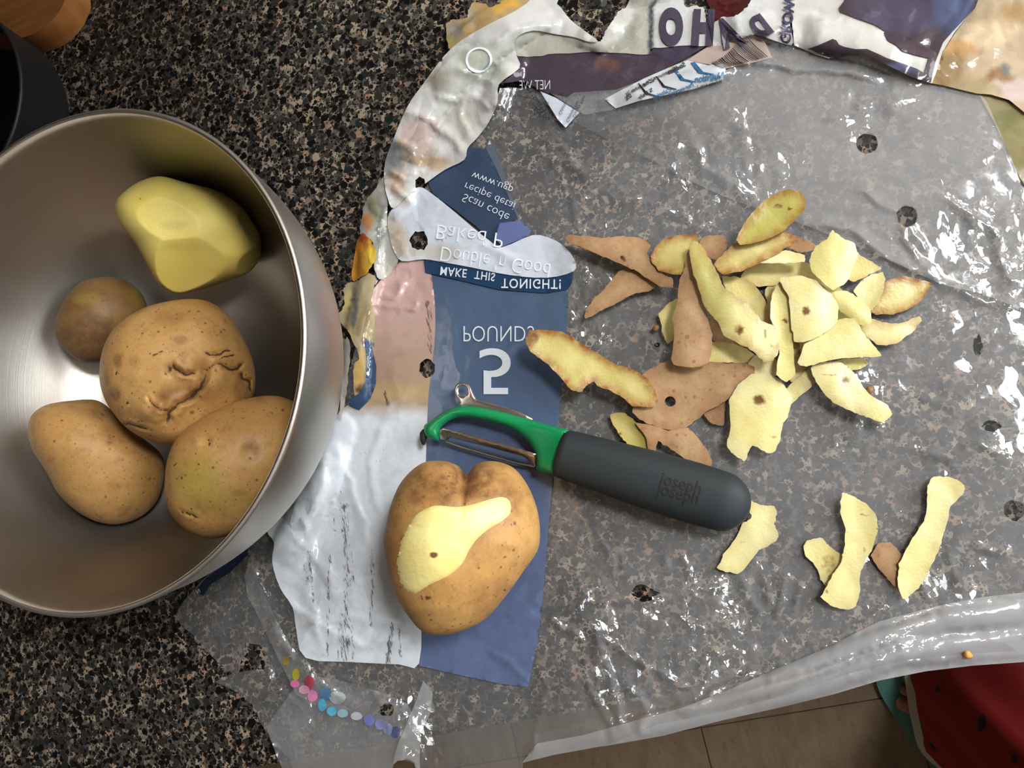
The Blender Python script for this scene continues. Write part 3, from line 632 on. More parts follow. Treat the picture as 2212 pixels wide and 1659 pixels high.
# grey upper band with the notch torn into it
OUTU = [(1110, 86), (1150, 64), (1200, 72), (1240, 78), (1292, 90), (1299, 86), (1306, 72), (1322, 46), (1338, 22), (1356, 8), (1375, -60), (1470, -60), (1478, 10), (1500, 12), (1520, 18), (1524, 40), (1530, 56), (1548, 46), (1560, 38), (1590, 33), (1608, 18), (1620, 6), (1650, -60), (1706, -60), (1708, 60), (1714, 90), (1700, 96), (1650, 80), (1620, 76), (1570, 98), (1530, 98), (1412, 104), (1402, 118), (1300, 113), (1200, 117), (1120, 121)]
def col_band(V):
    c = blend(V, srgb(172, 172, 160), [(1297, 70, 60, 30, srgb(216, 216, 210), .8), (1340, 30, 40, 30, srgb(206, 206, 200), .8)])
    x, y = V[:, 0], V[:, 1]; bx = 1398 + np.clip(14 - y, 0, 20) * .9
    w = smooth01((x - bx - 12) / 6)[:, None]; c = c * (1 - w) + srgb(204, 206, 204) * w
    d = (smooth01((x - bx) / 5) * (1 - smooth01((x - bx - 11) / 5)))[:, None]
    c = c * (1 - d) + srgb(70, 74, 86) * d
    k = (smooth01((x - 1612) / 60))[:, None] * .3; return c * (1 - k) + srgb(190, 180, 176) * k
sheet('printed_band', OUTU, M['prt_gloss'], .0030, (), 6, col_band, torn=3)
sheet('dark_band', [(1116, 121), (1200, 116), (1300, 112), (1402, 117), (1412, 103), (1530, 97), (1470, 131), (1400, 170), (1330, 194), (1245, 201), (1224, 209), (1180, 201), (1160, 190), (1130, 174), (1085, 180), (1122, 147)], M['prt_gloss'], .0024, (), 7,
      lambda V: blend(V, srgb(74, 64, 74), [(1315, 138, 34, 14, srgb(118, 84, 70), .6), (1480, 110, 80, 20, srgb(66, 62, 84), .8)]))
sheet('maroon_print', [(1500, -60), (1530, 10), (1540, 30), (1520, 60), (1600, 50), (1620, 10), (1670, -60)], M['prt_gloss'], -.0006, (), 9, const(srgb(74, 24, 27)))
# right hand label, state shape and wood photo
c4 = lambda L: [(1680 + x / 4.147, y / 4.147) for x, y in L]
OUTL = [(1700, -60), (2140, -60), (2107, 14), (2062, 70), (2036, 112), (2021, 160), (2013, 180), (1985, 172), (1930, 147), (1872, 112), (1820, 123), (1790, 126), (1760, 117), (1716, 98), (1712, 60)]
sheet('white_label', OUTL, M['prt_gloss'], .0036, (), 7, lambda V: blend(V, srgb(206, 206, 200), [(1900, 45, 60, 30, srgb(196, 188, 178), .6)]), cm=.5)
sheet('state_shape', c4([(640, -250), (600, 0), (548, 70), (560, 105), (700, 160), (850, 212), (912, 242), (960, 310), (985, 362), (1060, 402), (1120, 460), (1210, 485), (1352, 520), (1312, 652), (1240, 612), (1100, 562), (980, 520), (900, 482), (800, 438), (700, 440), (600, 420), (550, 400), (525, 360), (490, 348), (440, 372), (370, 402), (268, 440), (400, 492), (520, 520), (640, 502), (780, 486), (850, 512), (960, 572), (1100, 642), (1200, 692), (1372, 740), (1385, 680), (1412, 560), (1442, 480), (1482, 380), (1560, 290), (1770, 70), (1880, -250)]), M['prt_gloss'], .0044, (), 6,
      lambda V: blend(V, srgb(66, 54, 62), [(1940, 30, 110, 50, srgb(72, 68, 92), .95), (2060, 20, 50, 60, srgb(76, 88, 120), .95), (1950, 145, 60, 14, srgb(86, 92, 122), .8)]), cm=.6)  # the bluish patch at the top is a highlight painted into the ink
def col_wood(V): return blend(V, srgb(186, 167, 138), [(2040, 150, 50, 60, srgb(132, 106, 66), .95), (2100, 190, 60, 30, srgb(150, 132, 92), .95), (2080, 100, 50, 22, srgb(196, 152, 96), .8), (2140, 70, 60, 34, srgb(224, 202, 168), .9), (2160, 160, 34, 18, srgb(132, 92, 48), .9), (2168, 150, 14, 8, srgb(96, 104, 108), .9), (2200, 190, 40, 30, srgb(206, 188, 184), .9), (2190, 30, 40, 30, srgb(170, 138, 90), .8)])
sheet('wood_print', [(2108, 12), (2142, -60), (2420, -60), (2420, 330), (2300, 280), (2212, 242), (2180, 216), (2140, 204), (2110, 202), (2060, 190), (2036, 184), (2013, 180), (2023, 150), (2037, 112), (2064, 70)], M['prt_gloss'], .0034, (), 7, col_wood)
sheet('olive_print', [(2112, 200), (2142, 200), (2212, 240), (2420, 330), (2420, 520), (2232, 432), (2200, 378), (2176, 322), (2150, 268)], M['prt_thin'], .0016, (), 8, lambda V: blend(V, srgb(150, 140, 96), [(2170, 260, 40, 30, srgb(112, 116, 70), .8)]))
# nutrition strip, barcode strip and the little corner label
NUT = [(1306, 214), (1345, 193), (1390, 170), (1440, 148), (1484, 130), (1530, 141), (1560, 138), (1568, 150), (1562, 172), (1500, 192), (1430, 207), (1380, 218), (1330, 234)]
sheet('nutrition_label', NUT, M['prt_gloss'], .0032, (), 5, const(srgb(206, 212, 216)), cm=.3)
sheet('barcode_label', [(1484, 130), (1530, 100), (1580, 82), (1622, 74), (1650, 86), (1668, 124), (1640, 132), (1568, 148), (1540, 141)], M['prt_thin'], .0030, (), 5, const(srgb(196, 176, 166)), cm=.3)
sheet('clear_cuff', [(1240, 200), (1330, 194), (1400, 168), (1484, 130), (1440, 150), (1345, 194), (1306, 214), (1330, 236), (1262, 248), (1236, 230), (1190, 202), (1224, 210)], M['film2'], .0026, (), 7)
sheet('corner_label', [(1167, 197), (1200, 211), (1251, 243), (1222, 276), (1205, 258)], M['prt_gloss'], .0034, (), 5, const(srgb(206, 214, 224)), cm=.3)
# torn strip beside the bowl
ORANGE, YEL = srgb(206, 142, 56), srgb(226, 190, 70)
sheet('torn_edge', [(761, 604), (768, 535), (780, 505), (792, 508), (806, 530), (813, 556), (800, 580), (785, 596)], M['prt_gloss'], .0030, (), 5, lambda V: blend(V, ORANGE, [(800, 560, 16, 40, YEL, .9), (778, 512, 14, 14, srgb(150, 60, 44), .9)]), torn=3)
sheet('torn_edge', [(778, 505), (784, 460), (792, 432), (812, 405), (830, 384), (836, 430), (838, 500), (862, 552), (838, 596), (816, 600), (806, 560), (804, 520)], M['prt_gloss'], .0022, (), 5, lambda V: blend(V, srgb(176, 176, 168), [(800, 450, 16, 50, srgb(150, 150, 110), .8), (818, 490, 8, 60, srgb(96, 104, 96), .8), (788, 480, 12, 24, srgb(190, 120, 70), .9), (840, 580, 30, 30, srgb(206, 202, 190), .7)]), torn=3)
sheet('torn_edge', [(744, 624), (752, 612), (775, 604), (800, 590), (812, 606), (803, 645), (812, 700), (806, 780), (790, 850), (770, 870), (764, 800), (775, 770), (762, 738), (748, 712), (727, 682), (742, 664)], M['prt_gloss'], .0018, (), 5, lambda V: blend(V, srgb(178, 164, 128), [(764, 680, 7, 60, srgb(84, 92, 104), .8), (785, 700, 12, 60, srgb(130, 112, 70), .8), (752, 650, 10, 30, srgb(206, 190, 120), .8), (776, 800, 14, 50, srgb(216, 178, 104), .95), (780, 840, 14, 12, srgb(110, 66, 38), .9), (755, 720, 14, 30, srgb(216, 186, 120), .8), (790, 742, 16, 8, srgb(48, 66, 104), .9), (764, 762, 8, 8, srgb(40, 56, 90), .9)]), torn=4)
sheet('torn_edge', [(750, 728), (757, 756), (753, 800), (748, 850), (742, 890), (733, 906), (737, 850), (742, 790), (741, 750)], M['prt_gloss'], .0034, (), 5, const(srgb(200, 192, 182)), torn=3)
sheet('blue_ring', [(789, 728), (803, 750), (813, 790), (812, 830), (800, 862), (776, 886), (754, 876), (754, 862), (776, 850), (790, 822), (793, 780)], M['prt_gloss'], .0026, (), 5, const(srgb(50, 78, 112)))
sheet('torn_edge', [(962, 60), (975, 44), (1008, 38), (1012, 18), (1025, 6), (1048, 8), (1060, 16), (1090, -2), (1120, -40), (1180, -60), (1150, 0), (1108, 28), (1060, 54), (1000, 90), (972, 108)], M['prt_gloss'], .0030, (), 5, lambda V: blend(V, srgb(186, 158, 110), [(980, 62, 20, 24, srgb(150, 142, 136), .9), (1020, 30, 14, 22, srgb(176, 164, 140), .9), (1090, 10, 36, 16, srgb(226, 180, 84), .95), (968, 80, 8, 16, srgb(170, 170, 96), .8)]), torn=4)
sheet('navy_strip', [(427, 1271), (451, 1245), (497, 1211), (534, 1184), (536, 1198), (498, 1236), (454, 1263), (439, 1288)], M['prt_gloss'], .0012, (), 6, const(srgb(27, 42, 64)))
for x, y, rx, ry, c in [(617, 1428, 7, 10, (190, 176, 60)), (639, 1457, 8, 13, (186, 176, 40)), (637, 1477, 10, 8, (232, 120, 176)), (668, 1474, 11, 15, (190, 70, 96)), (657, 1490, 12, 10, (232, 170, 200)), (675, 1503, 11, 13, (228, 140, 190)),
                        (703, 1499, 13, 14, (84, 130, 170)), (696, 1523, 9, 14, (84, 176, 214)), (717, 1537, 11, 10, (96, 190, 222)), (740, 1541, 12, 9, (170, 216, 226)), (729, 1507, 18, 14, (176, 184, 184)), (770, 1547, 13, 9, (206, 206, 214)),
                        (797, 1556, 12, 12, (126, 134, 206)), (821, 1565, 11, 12, (146, 152, 206)), (838, 1575, 10, 13, (140, 150, 190)), (855, 1581, 9, 13, (74, 84, 130))]:
    d = sheet('print_dot', ell(x, y, rx, ry, 14, .06), M['prt_thin'], .0045, (), 5, const(srgb(*c)))

# lettering printed on the bag (seen from the inside, so mirrored as in the photograph)
def text(s, size, o, ang=0, fx=1, fy=1, mat=None, lift=.005, bold=0.0, parent=None, zf=None, shear=0.0, name='lettering', sx=1.0, spacing=1.0, xf=None):
    cu = bpy.data.curves.new('t', 'FONT'); cu.body = s; cu.size = 1; cu.offset = bold; cu.shear = shear; cu.resolution_u = 6 if size > 60 else 3; cu.space_character = spacing
    ob = bpy.data.objects.new('t', cu); COL.objects.link(ob)
    dg = bpy.context.evaluated_depsgraph_get(); me = bpy.data.meshes.new_from_object(ob.evaluated_get(dg))
    bpy.data.objects.remove(ob); bpy.data.curves.remove(cu)
    bm = bmesh.new(); bm.from_mesh(me); bmesh.ops.triangulate(bm, faces=bm.faces[:])
    le = [e for e in bm.edges if e.calc_length() > .18]
    if le and len(bm.verts) < 4000: bmesh.ops.subdivide_edges(bm, edges=le, cuts=1); bmesh.ops.triangulate(bm, faces=bm.faces[:])
    bm.to_mesh(me); bm.free()
    V = np.array([v.co[:2] for v in me.vertices]); T = np.array([p.vertices[:] for p in me.polygons])
    a = math.radians(ang); L = V * [fx * sx, -fy] * size
    P = np.stack([o[0] + L[:, 0] * math.cos(a) - L[:, 1] * math.sin(a), o[1] + L[:, 0] * math.sin(a) + L[:, 1] * math.cos(a)], 1)
    if xf is not None: P = xf(P)
    q = P[T]; cr = (q[:, 1, 0] - q[:, 0, 0]) * (q[:, 2, 1] - q[:, 0, 1]) - (q[:, 1, 1] - q[:, 0, 1]) * (q[:, 2, 0] - q[:, 0, 0])
    T[cr > 0] = T[cr > 0][:, ::-1]
    ob = mesh_obj(name, at(P, (zf or bag_z)(P) + lift), T, mat, smooth=False); bpy.data.meshes.remove(me)
    adopt(ob, parent or BAG)
    return ob
text('MAKE', 26, (951, 576), 6, 1, -1, M['white_ink'], .0032, .012, spacing=1.1, sx=.82)
text('THIS', 25, (1026, 585), 7, 1, -1, M['white_ink'], .0032, .012, spacing=1.1, sx=.82)
text('TONIGHT!', 29, (1083, 602), 1, 1, -1, M['white_ink'], .0032, .012, spacing=1.12, sx=.86)
text('POUNDS', 50, (998, 704), 0, 1, -1, M['white_ink'], .0020, -.012, sx=.78)
text('5', 142, (1028, 754), 0, 1, -1, M['white_ink'], .0020, .004, sx=1.2)
text('www.ugp', 25, (1022, 370), 21, 1, -1, M['white_ink'], .0026, -.01)
text('recipe detai', 25, (1006, 393), 23, 1, -1, M['white_ink'], .0026, -.012)
text('Scan code', 27, (1003, 417), 25, 1, -1, M['white_ink'], .0026, -.012)
text('Baked P', 46, (942, 484), 8, 1, -1, M['pale_ink'], .0040, -.01)
text("Double 'n Good", 46, (952, 532), 9, 1, -1, M['pale_ink'], .0040, -.01, sx=.8)
text('NET WE', 30, (1190, 193), -1, -1, 1, M['white_ink'], .0033, -.012, sx=.62)
text('N', 12, (434, 1278), -30, -1, 1, M['white_ink'], .0022, 0)
# bold mirrored state name in its box
text('O', 98, (1474, 91), 0, -1, 1, M['purple_ink'], .0042, .075, sx=.60)
text('H', 96, (1540, 92), 0, -1, 1, M['purple_ink'], .0042, .075, sx=.66, shear=-.1)
text('A', 84, (1606, 92), -14, -1, 1, M['purple_ink'], .0042, .06, sx=.72, shear=.35)
text('D', 64, (1672, 66), -24, -1, 1, M['purple_ink'], .0042, .05, sx=.72, shear=.35)
text('GROWN IN', 32, (1685, 94), -84, 1, -1, M['navy_ink'], .0048, .03, sx=1.0)
text('Nutrition', 20, (1566, 168), -9, -1, 1, M['blue_ink'], .0040, .03, sx=.85)
text('Serving Size 1', 10, (1560, 180), -11, -1, 1, M['black_ink'], .0040, .0)
text('Calories', 13, (1452, 196), -25, -1, 1, M['blue_ink'], .0040, .02)
text('Per serving', 13, (1500, 186), -22, -1, 1, M['blue_ink'], .0040, .02)
text('% Daily', 12, (1412, 196), -32, -1, 1, M['black_ink'], .0040, .02)
text('0%', 13, (1366, 208), -40, -1, 1, M['black_ink'], .0040, .02)
text('Sodium', 14, (1482, 142), -27, -1, 1, M['black_ink'], .0040, .03)
text('Potassium 620mg', 11, (1460, 150), -27, -1, 1, M['black_ink'], .0040, .01)
text('Total Carbohydrate 26g', 11, (1420, 172), -27, -1, 1, M['black_ink'], .0040, .01, sx=.7)
text('Farms, LLC', 17, (1172, 245), 58, -1, 1, M['black_ink'], .0040, .01)
text('ed for:', 17, (1184, 262), 40, -1, 1, M['black_ink'], .0040, .01)
text('Calories', 10, (1206, 246), -62, 1, -1, M['navy_ink'], .0044, 0)
text('Calories Per', 10, (1222, 262), -62, 1, -1, M['navy_ink'], .0044, 0)
text('Dietary Fiber', 10, (1236, 252), -62, 1, -1, M['navy_ink'], .0044, 0)
text('O', 84, (1012, 168), -20, 1, 1, M['pale_ink'], .0054, -.02)
def ink(name, L, mat, lift, sp=6): return sheet(name, L, mat, lift, (), sp)
for k in range(4):     # the label's blue rules
    x = 1392 + k * 38; y = 204 - k * 15; w = (2, 2.5, 6, 9)[k]
    ink('label_rule', [(x - 14, y - 24), (x - 14 + w, y - 25), (x + 4 + w, y - 4), (x + 30 + w, y + 4 - k), (x + 30, y + 6 - k), (x + 2, y - 1)], M['blue_ink'] if k > 1 else M['black_ink'], .0037)
# barcode: slanting bars, each its own printed line
bx = 0
for k in range(26):
    w = random.choice((1.3, 1.3, 2.2, 3.2)); t0 = bx / 108; t1 = (bx + w) / 108
    A = lambda t: (1537 + 85 * t + 6 * math.sin(t * 6), 136 - 62 * t); B = lambda t: (1562 + 104 * t, 147 - 26 * t)
    if t1 > 1: break
    p0, p1, q0, q1 = A(t0), A(t1), B(t0), B(t1)
    m0 = ((p0[0] + q0[0]) / 2 - 3, (p0[1] + q0[1]) / 2); m1 = ((p1[0] + q1[0]) / 2 - 3, (p1[1] + q1[1]) / 2)
    ink('barcode_bar', [p0, p1, m1, q1, q0, m0], M['black_ink'], .0042, 12)
    bx += w + random.choice((1.4, 2.0, 3.0))

# ------------------------------------------------------------------ steel bowl
HR, BR = .115, .1300
BC = at1(175.3, 768.3, HR); BCX, BCY = BC[0], BC[1]
def bowl_r(z):
    c = 1 - np.clip(z / HR, 0, 1); return BR * (.40 + .60 * np.sqrt(np.clip(1 - c * c, 0, 1)))
prof = []
Z0 = .0012
for k in range(41):
    t = k / 40 * math.pi / 2; prof.append((BR * (.40 + .60 * math.sin(t)), Z0 + (HR - Z0) * (1 - math.cos(t))))
outer = [(0, Z0)] + prof
th = .0011
inner = [(r - th * (.25 + .75 * math.sin(k / 40 * math.pi / 2)) - .0001, z + th * math.cos(k / 40 * math.pi / 2)) for k, (r, z) in enumerate(prof)]
lip = [(BR + .0016 * math.cos(a) + .0006, HR + .0016 * math.sin(a)) for a in np.linspace(-2.2, 2.6, 14)]
full = outer[:-1] + lip + inner[::-1][1:] + [(0, Z0 + th)]
NS = 160
V, Fc = [], []
for r, z in full:
    for k in range(NS): a = 2 * math.pi * k / NS; V.append((r * math.cos(a), r * math.sin(a), z))
for i in range(len(full) - 1):
    for k in range(NS): Fc.append((i * NS + k, i * NS + (k + 1) % NS, (i + 1) * NS + (k + 1) % NS, (i + 1) * NS + k))
bowl = mesh_obj('mixing_bowl', V, Fc, M['steel']); bowl.location = (BCX, BCY, 0)
tag(bowl, 'brushed stainless steel mixing bowl holding five potatoes', 'bowl')

# ------------------------------------------------------------------ potatoes
def potato(name, label, outline, zc, depth, mat, dents=(), cracks=(), greens=(), russets_and_shade=(), spots=(), bump=.02, inside=False, floor_z=.003, sub=6, flat=None, seed=0, group=None, part_patch=None):
    ol = catmull(np.asarray(outline, float), 8); c = ol.mean(0)
    C = at1(c[0], c[1], zc); w = CAM - C; w /= np.linalg.norm(w)
    u = M3 @ np.array([1., 0, 0]); u -= w * (u @ w); u /= np.linalg.norm(u); v = np.cross(u, w)  # v runs down the picture
    d = rays(ol); t = ((C - CAM) @ w) / (d @ w); Q = CAM + d * t[:, None] - C
    lx, ly = Q @ u, Q @ v; th_ = np.arctan2(ly, lx); o = np.argsort(th_); th_, rr = th_[o], np.hypot(lx, ly)[o]
    th_ = np.concatenate([th_[-6:] - 2 * math.pi, th_, th_[:6] + 2 * math.pi]); rr = np.concatenate([rr[-6:], rr, rr[:6]])
    D = depth * math.sqrt(np.mean(rr ** 2))
    bm = bmesh.new(); bmesh.ops.create_icosphere(bm, subdivisions=sub, radius=1)
    U = np.array([x.co[:] for x in bm.verts]); T = np.array([[x.index for x in f.verts] for f in bm.faces]); bm.free()
    th = np.arctan2(U[:, 1], U[:, 0]); s = np.hypot(U[:, 0], U[:, 1]); r = np.interp(th, th_, rr) * s
    r = r * (1 + .0 * s)
    sgn = U[:, 2]
    def surf(): return C + (r * np.cos(th))[:, None] * u + (r * np.sin(th))[:, None] * v + (D * sgn)[:, None] * w
    P = surf()
    rn = np.random.default_rng(seed)
    for k in range(9):
        a = rn.normal(size=3); a /= np.linalg.norm(a); ph = rn.uniform(0, 6)
        P = P + w * ((np.sin(U @ a * rn.uniform(2, 5) + ph) * D * bump * np.abs(sgn))[:, None])
    front = np.clip(sgn * 4, 0, 1); px = proj(P)
    sc = np.linalg.norm(C - CAM) / F
    for x, y, rad, dep in dents:
        P = P - w * (front * dep * .001 * np.exp(-((px[:, 0] - x) ** 2 + (px[:, 1] - y) ** 2) / (rad * rad)))[:, None]
    mark = np.zeros(len(P)); green = np.zeros(len(P)); rus = np.zeros(len(P))
    for L, wd, dep in cracks:
        wob = (np.stack([fbm(px, 14), fbm(px + 31, 14)], 1) - .5) * 10
        dd, sd, tt = segdist(px + wob, L); tp = np.clip(np.minimum(tt, 1 - tt) * 6, .25, 1)
        mark = np.maximum(mark, front * np.clip(1.25 - dd / wd, 0, 1) * tp)
        P = P - w * (front * dep * .001 * np.exp(-(dd / (wd * 1.6)) ** 2) * tp)[:, None]
        P = P + w * (front * dep * .0006 * np.exp(-((dd - wd * 3.2) / (wd * 2)) ** 2) * tp)[:, None]
    for x, y, rx, ry, k in greens: green = np.maximum(green, front * k * smooth01(1.5 - np.hypot((px[:, 0] - x) / rx, (px[:, 1] - y) / ry)))
    for x, y, rx, ry, k in russets_and_shade: rus = np.maximum(rus, front * k * smooth01(1.5 - np.hypot((px[:, 0] - x) / rx, (px[:, 1] - y) / ry) + (fbm(px, 30) - .5) * 1.2))
    for x, y, rx, ry, k in spots: mark = np.maximum(mark, front * k * np.clip(1.15 - np.hypot((px[:, 0] - x) / rx, (px[:, 1] - y) / ry), 0, 1) * .85)
    if flat is not None: P = flat(P, px, w, C, D, front)
    if inside:
        rel = P - [BCX, BCY, 0]
        P[:, 2] = np.maximum(P[:, 2], Z0 + th_floor)
        rad = np.hypot(rel[:, 0], rel[:, 1]); lim = bowl_r(np.maximum(P[:, 2] - .002, 0)) - .0035
        # keep the potato inside the bowl's curve
        zmin = np.interp(rad, [a for a, b in BOWLTAB], [b for a, b in BOWLTAB]); P[:, 2] = np.where(P[:, 2] < HR * .55, np.maximum(P[:, 2], np.minimum(zmin, HR * .55)), P[:, 2])
        f = np.minimum(1, lim / np.maximum(rad, 1e-6)); P[:, 0] = BCX + rel[:, 0] * f; P[:, 1] = BCY + rel[:, 1] * f
    else: P[:, 2] = np.maximum(P[:, 2], floor_z)
    base = np.array([C[0], C[1], P[:, 2].min()])
    ob = mesh_obj(name, P - base, T, mat); ob.location = tuple(base)
    attr(ob, 'mark', mark); attr(ob, 'green', green); attr(ob, 'russet_and_shade', rus); attr(ob, 'edge', np.zeros(len(P)))
    tag(ob, label, 'potato', group)
    ob_front = (P, px, front, w)
    return ob, ob_front
th_floor = .0022
_zz = np.linspace(0, HR, 60); BOWLTAB = [(0, Z0 + .002)] + [(float(bowl_r(z)) - .002, float(z) + .002) for z in _zz]

# peeled potato: facets left by the peeler
def facet(planes):
    def f(P, px, w, C, D, front):
        u = M3 @ np.array([1., 0, 0]); u -= w * (u @ w); u /= np.linalg.norm(u); v = np.cross(u, w)
        for (a, b, c, off) in planes:
            n = a * u + b * v + c * w; n /= np.linalg.norm(n); d = (P - C) @ n - off
            P = P - n * (np.clip(d, 0, None) * .97)[:, None]
        return P
    return f
potato('peeled_potato', 'fully peeled yellow potato with flat peeler facets inside the bowl', [(250, 440), (262, 420), (300, 393), (345, 381), (400, 394), (470, 412), (520, 440), (552, 478), (564, 530), (558, 565), (530, 592), (470, 614), (415, 630), (380, 634), (345, 615), (322, 580), (295, 530), (265, 492), (252, 465)], .050, .86, M['flesh_whole'],
       greens=[(375, 485, 30, 10, .35), (390, 540, 50, 10, .2), (490, 592, 24, 12, .3)], spots=[(303, 430, 6, 6, .8), (437, 500, 4, 4, .5), (525, 577, 4, 4, .6)], inside=True, bump=.01,
       flat=facet([(-.2, -.15, 1, .0285), (.45, .05, 1, .0335), (-.1, .55, .85, .0262), (.05, -.75, .85, .0315), (-.8, .1, .6, .038), (.75, .6, .5, .039), (.8, -.3, .5, .038)]))
potato('potato', 'smallest dull brown potato at the left inside the bowl', [(117, 715), (124, 680), (143, 640), (175, 610), (215, 598), (260, 602), (295, 622), (314, 650), (318, 680), (300, 715), (262, 752), (225, 778), (185, 784), (150, 765), (128, 740)], .035, .9, M['skin_dark'], russets_and_shade=[(190, 730, 70, 50, .8), (250, 660, 30, 30, .4)], greens=[(190, 645, 30, 12, .6), (300, 640, 20, 30, .5)], spots=[(226, 616, 5, 3, .8), (150, 712, 4, 4, .6), (240, 700, 4, 4, .6)], inside=True)
potato('potato', 'large wrinkled potato with dark growth cracks, middle of the bowl', [(215, 810), (222, 755), (250, 705), (305, 668), (370, 650), (430, 647), (470, 662), (500, 690), (525, 730), (545, 775), (552, 820), (545, 862), (515, 905), (470, 935), (420, 955), (370, 961), (320, 950), (275, 925), (240, 885), (222, 850)], .052, .86, M['skin'],
       dents=[(440, 800, 20, 5.0), (470, 790, 60, 1.6), (348, 872, 14, 3.4), (400, 845, 34, 4.4), (462, 826, 26, -3.6), (318, 888, 20, -4.4), (370, 800, 12, 3.6), (525, 830, 26, 3.4), (430, 880, 36, 3.4), (410, 780, 22, -1.8), (380, 905, 24, 2.2), (300, 820, 50, -1)],
       cracks=[([(372, 783), (378, 796), (395, 806), (412, 809), (428, 806)], 3.2, 1.4), ([(446, 800), (441, 818), (430, 838), (414, 860), (392, 870), (372, 882), (364, 895), (362, 910), (360, 926)], 4.2, 2.4), ([(318, 858), (330, 874), (348, 885), (364, 890)], 2.4, 1.4), ([(440, 802), (462, 788), (480, 786)], 2.0, .8), ([(325, 770), (345, 762), (352, 758)], 1.8, .4), ([(250, 812), (256, 800)], 2.4, .4), ([(270, 870), (278, 866)], 3, .4), ([(440, 756), (455, 768), (480, 762), (505, 756)], 2.6, 1.0), ([(470, 785), (490, 795), (515, 798), (530, 780)], 2.8, 1.2), ([(470, 775), (490, 770), (510, 764)], 2.4, .8), ([(256, 916), (275, 914), (300, 922), (325, 930)], 2.4, .8), ([(258, 925), (285, 932)], 2.2, .6), ([(520, 800), (525, 820), (540, 826), (542, 850)], 4, 1.6)],
       russets_and_shade=[(246, 855, 14, 14, .9), (365, 685, 30, 16, .5), (390, 735, 14, 8, .6), (290, 782, 10, 14, .5), (255, 780, 8, 14, .7), (530, 850, 24, 30, .7), (390, 850, 40, 14, .7), (440, 815, 16, 26, .8), (345, 885, 24, 12, .7), (505, 790, 26, 14, .6), (275, 920, 26, 12, .6), (395, 800, 26, 10, .6), (225, 820, 10, 16, .7)], spots=[(367, 798, 9, 16, .8), (275, 869, 4, 4, .8), (477, 719, 3, 3, .7), (258, 735, 4, 7, .6)], inside=True, sub=7)  # dark patches along the cracks are crease shading painted into the skin
potato('potato', 'smooth tan potato lying at the lower left inside the bowl', [(60, 925), (70, 895), (100, 875), (150, 866), (205, 864), (240, 885), (280, 925), (320, 955), (350, 985), (354, 1030), (340, 1080), (305, 1115), (255, 1132), (205, 1125), (160, 1100), (125, 1065), (100, 1020), (72, 975), (62, 945)], .046, .88, M['skin'], russets_and_shade=[(235, 955, 8, 8, .7), (210, 890, 40, 14, .4), (320, 980, 30, 20, .4), (270, 1098, 14, 6, .6)], spots=[(236, 955, 5, 5, .8), (192, 1045, 4, 3, .7), (297, 1025, 4, 4, .5), (180, 1038, 3, 3, .5)], inside=True)  # the patch by the right edge paints the potato's shadow side into the skin
potato('potato', 'greenish tan potato with a deep eye, partly behind the bowl rim', [(356, 1050), (360, 1000), (380, 950), (430, 905), (490, 875), (550, 858), (605, 857), (650, 880), (672, 930), (665, 990), (630, 1050), (580, 1105), (520, 1145), (460, 1163), (410, 1150), (372, 1115), (358, 1080)], .046, .86, M['skin'],
       dents=[(540, 975, 22, 2.0), (415, 1110, 30, 2.4), (470, 1118, 26, 1.6), (425, 955, 10, -1.5), (445, 955, 12, 1.2), (440, 1140, 30, -1.6)], greens=[(430, 1040, 50, 60, .9), (480, 1080, 60, 30, .7)], cracks=[([(385, 1100), (410, 1112), (430, 1120)], 2.2, .8), ([(450, 945), (452, 955), (455, 968)], 2.2, .6), ([(380, 1035), (398, 1036)], 1.8, .4), ([(375, 1010), (390, 1000)], 1.8, .4)], spots=[(430, 1003, 5, 5, .9), (490, 1017, 4, 3, .7), (548, 980, 6, 4, .8), (610, 885, 8, 7, .8)], russets_and_shade=[(545, 970, 18, 14, .7), (520, 1065, 14, 8, .4)], inside=True)

# half-peeled potato on the bag
PATCH = [(922, 1098), (945, 1092), (985, 1095), (1020, 1090), (1060, 1078), (1088, 1074), (1102, 1085), (1102, 1108), (1085, 1125), (1060, 1140), (1035, 1160), (1015, 1185), (1000, 1215), (975, 1240), (945, 1255), (920, 1268), (900, 1281), (884, 1280), (865, 1265), (856, 1240), (858, 1205), (866, 1170), (882, 1138), (900, 1112)]
def flat_patch(P, px, w, C, D, front):
    k = smooth01(1 - segdist(px, PATCH, True)[0] / 26 * (~inpoly(px, PATCH))) * front
    n = w; d = (P - C) @ n; tgt = D * .90; return P - n * (k * np.clip(d - tgt, 0, None) * .55)[:, None]
half, (HP, hpx, hfr, hw) = potato('half_peeled_potato', 'potato with one pale peeled patch lying on the blue and white bag', [(836, 1130), (845, 1090), (868, 1040), (910, 1002), (955, 996), (988, 1006), (1008, 1024), (1030, 1002), (1070, 997), (1110, 1012), (1140, 1050), (1160, 1100), (1166, 1150), (1160, 1190), (1130, 1235), (1090, 1290), (1050, 1335), (1010, 1358), (960, 1371), (915, 1365), (878, 1325), (850, 1275), (835, 1215), (829, 1170)], .040, .80, M['skin'],
       dents=[(1010, 1030, 16, 4), (1010, 1050, 20, 2)], russets_and_shade=[(980, 1050, 130, 40, 1), (1080, 1070, 60, 50, .8), (1060, 1290, 60, 40, .5), (1090, 1280, 30, 20, .6), (860, 1180, 26, 60, .4), (950, 1330, 60, 14, .4)], spots=[(1112, 1130, 8, 12, .7), (923, 1291, 9, 8, .9), (1090, 1275, 8, 5, .7), (985, 1270, 4, 4, .6), (1020, 1203, 4, 4, .6), (956, 1271, 3, 3, .7), (882, 1130, 4, 4, .6), (1088, 1133, 4, 4, .7), (940, 1275, 4, 4, .6), (838, 1150, 5, 9, .6), (1070, 1345, 6, 4, .4)], flat=flat_patch, sub=7, bump=.008)
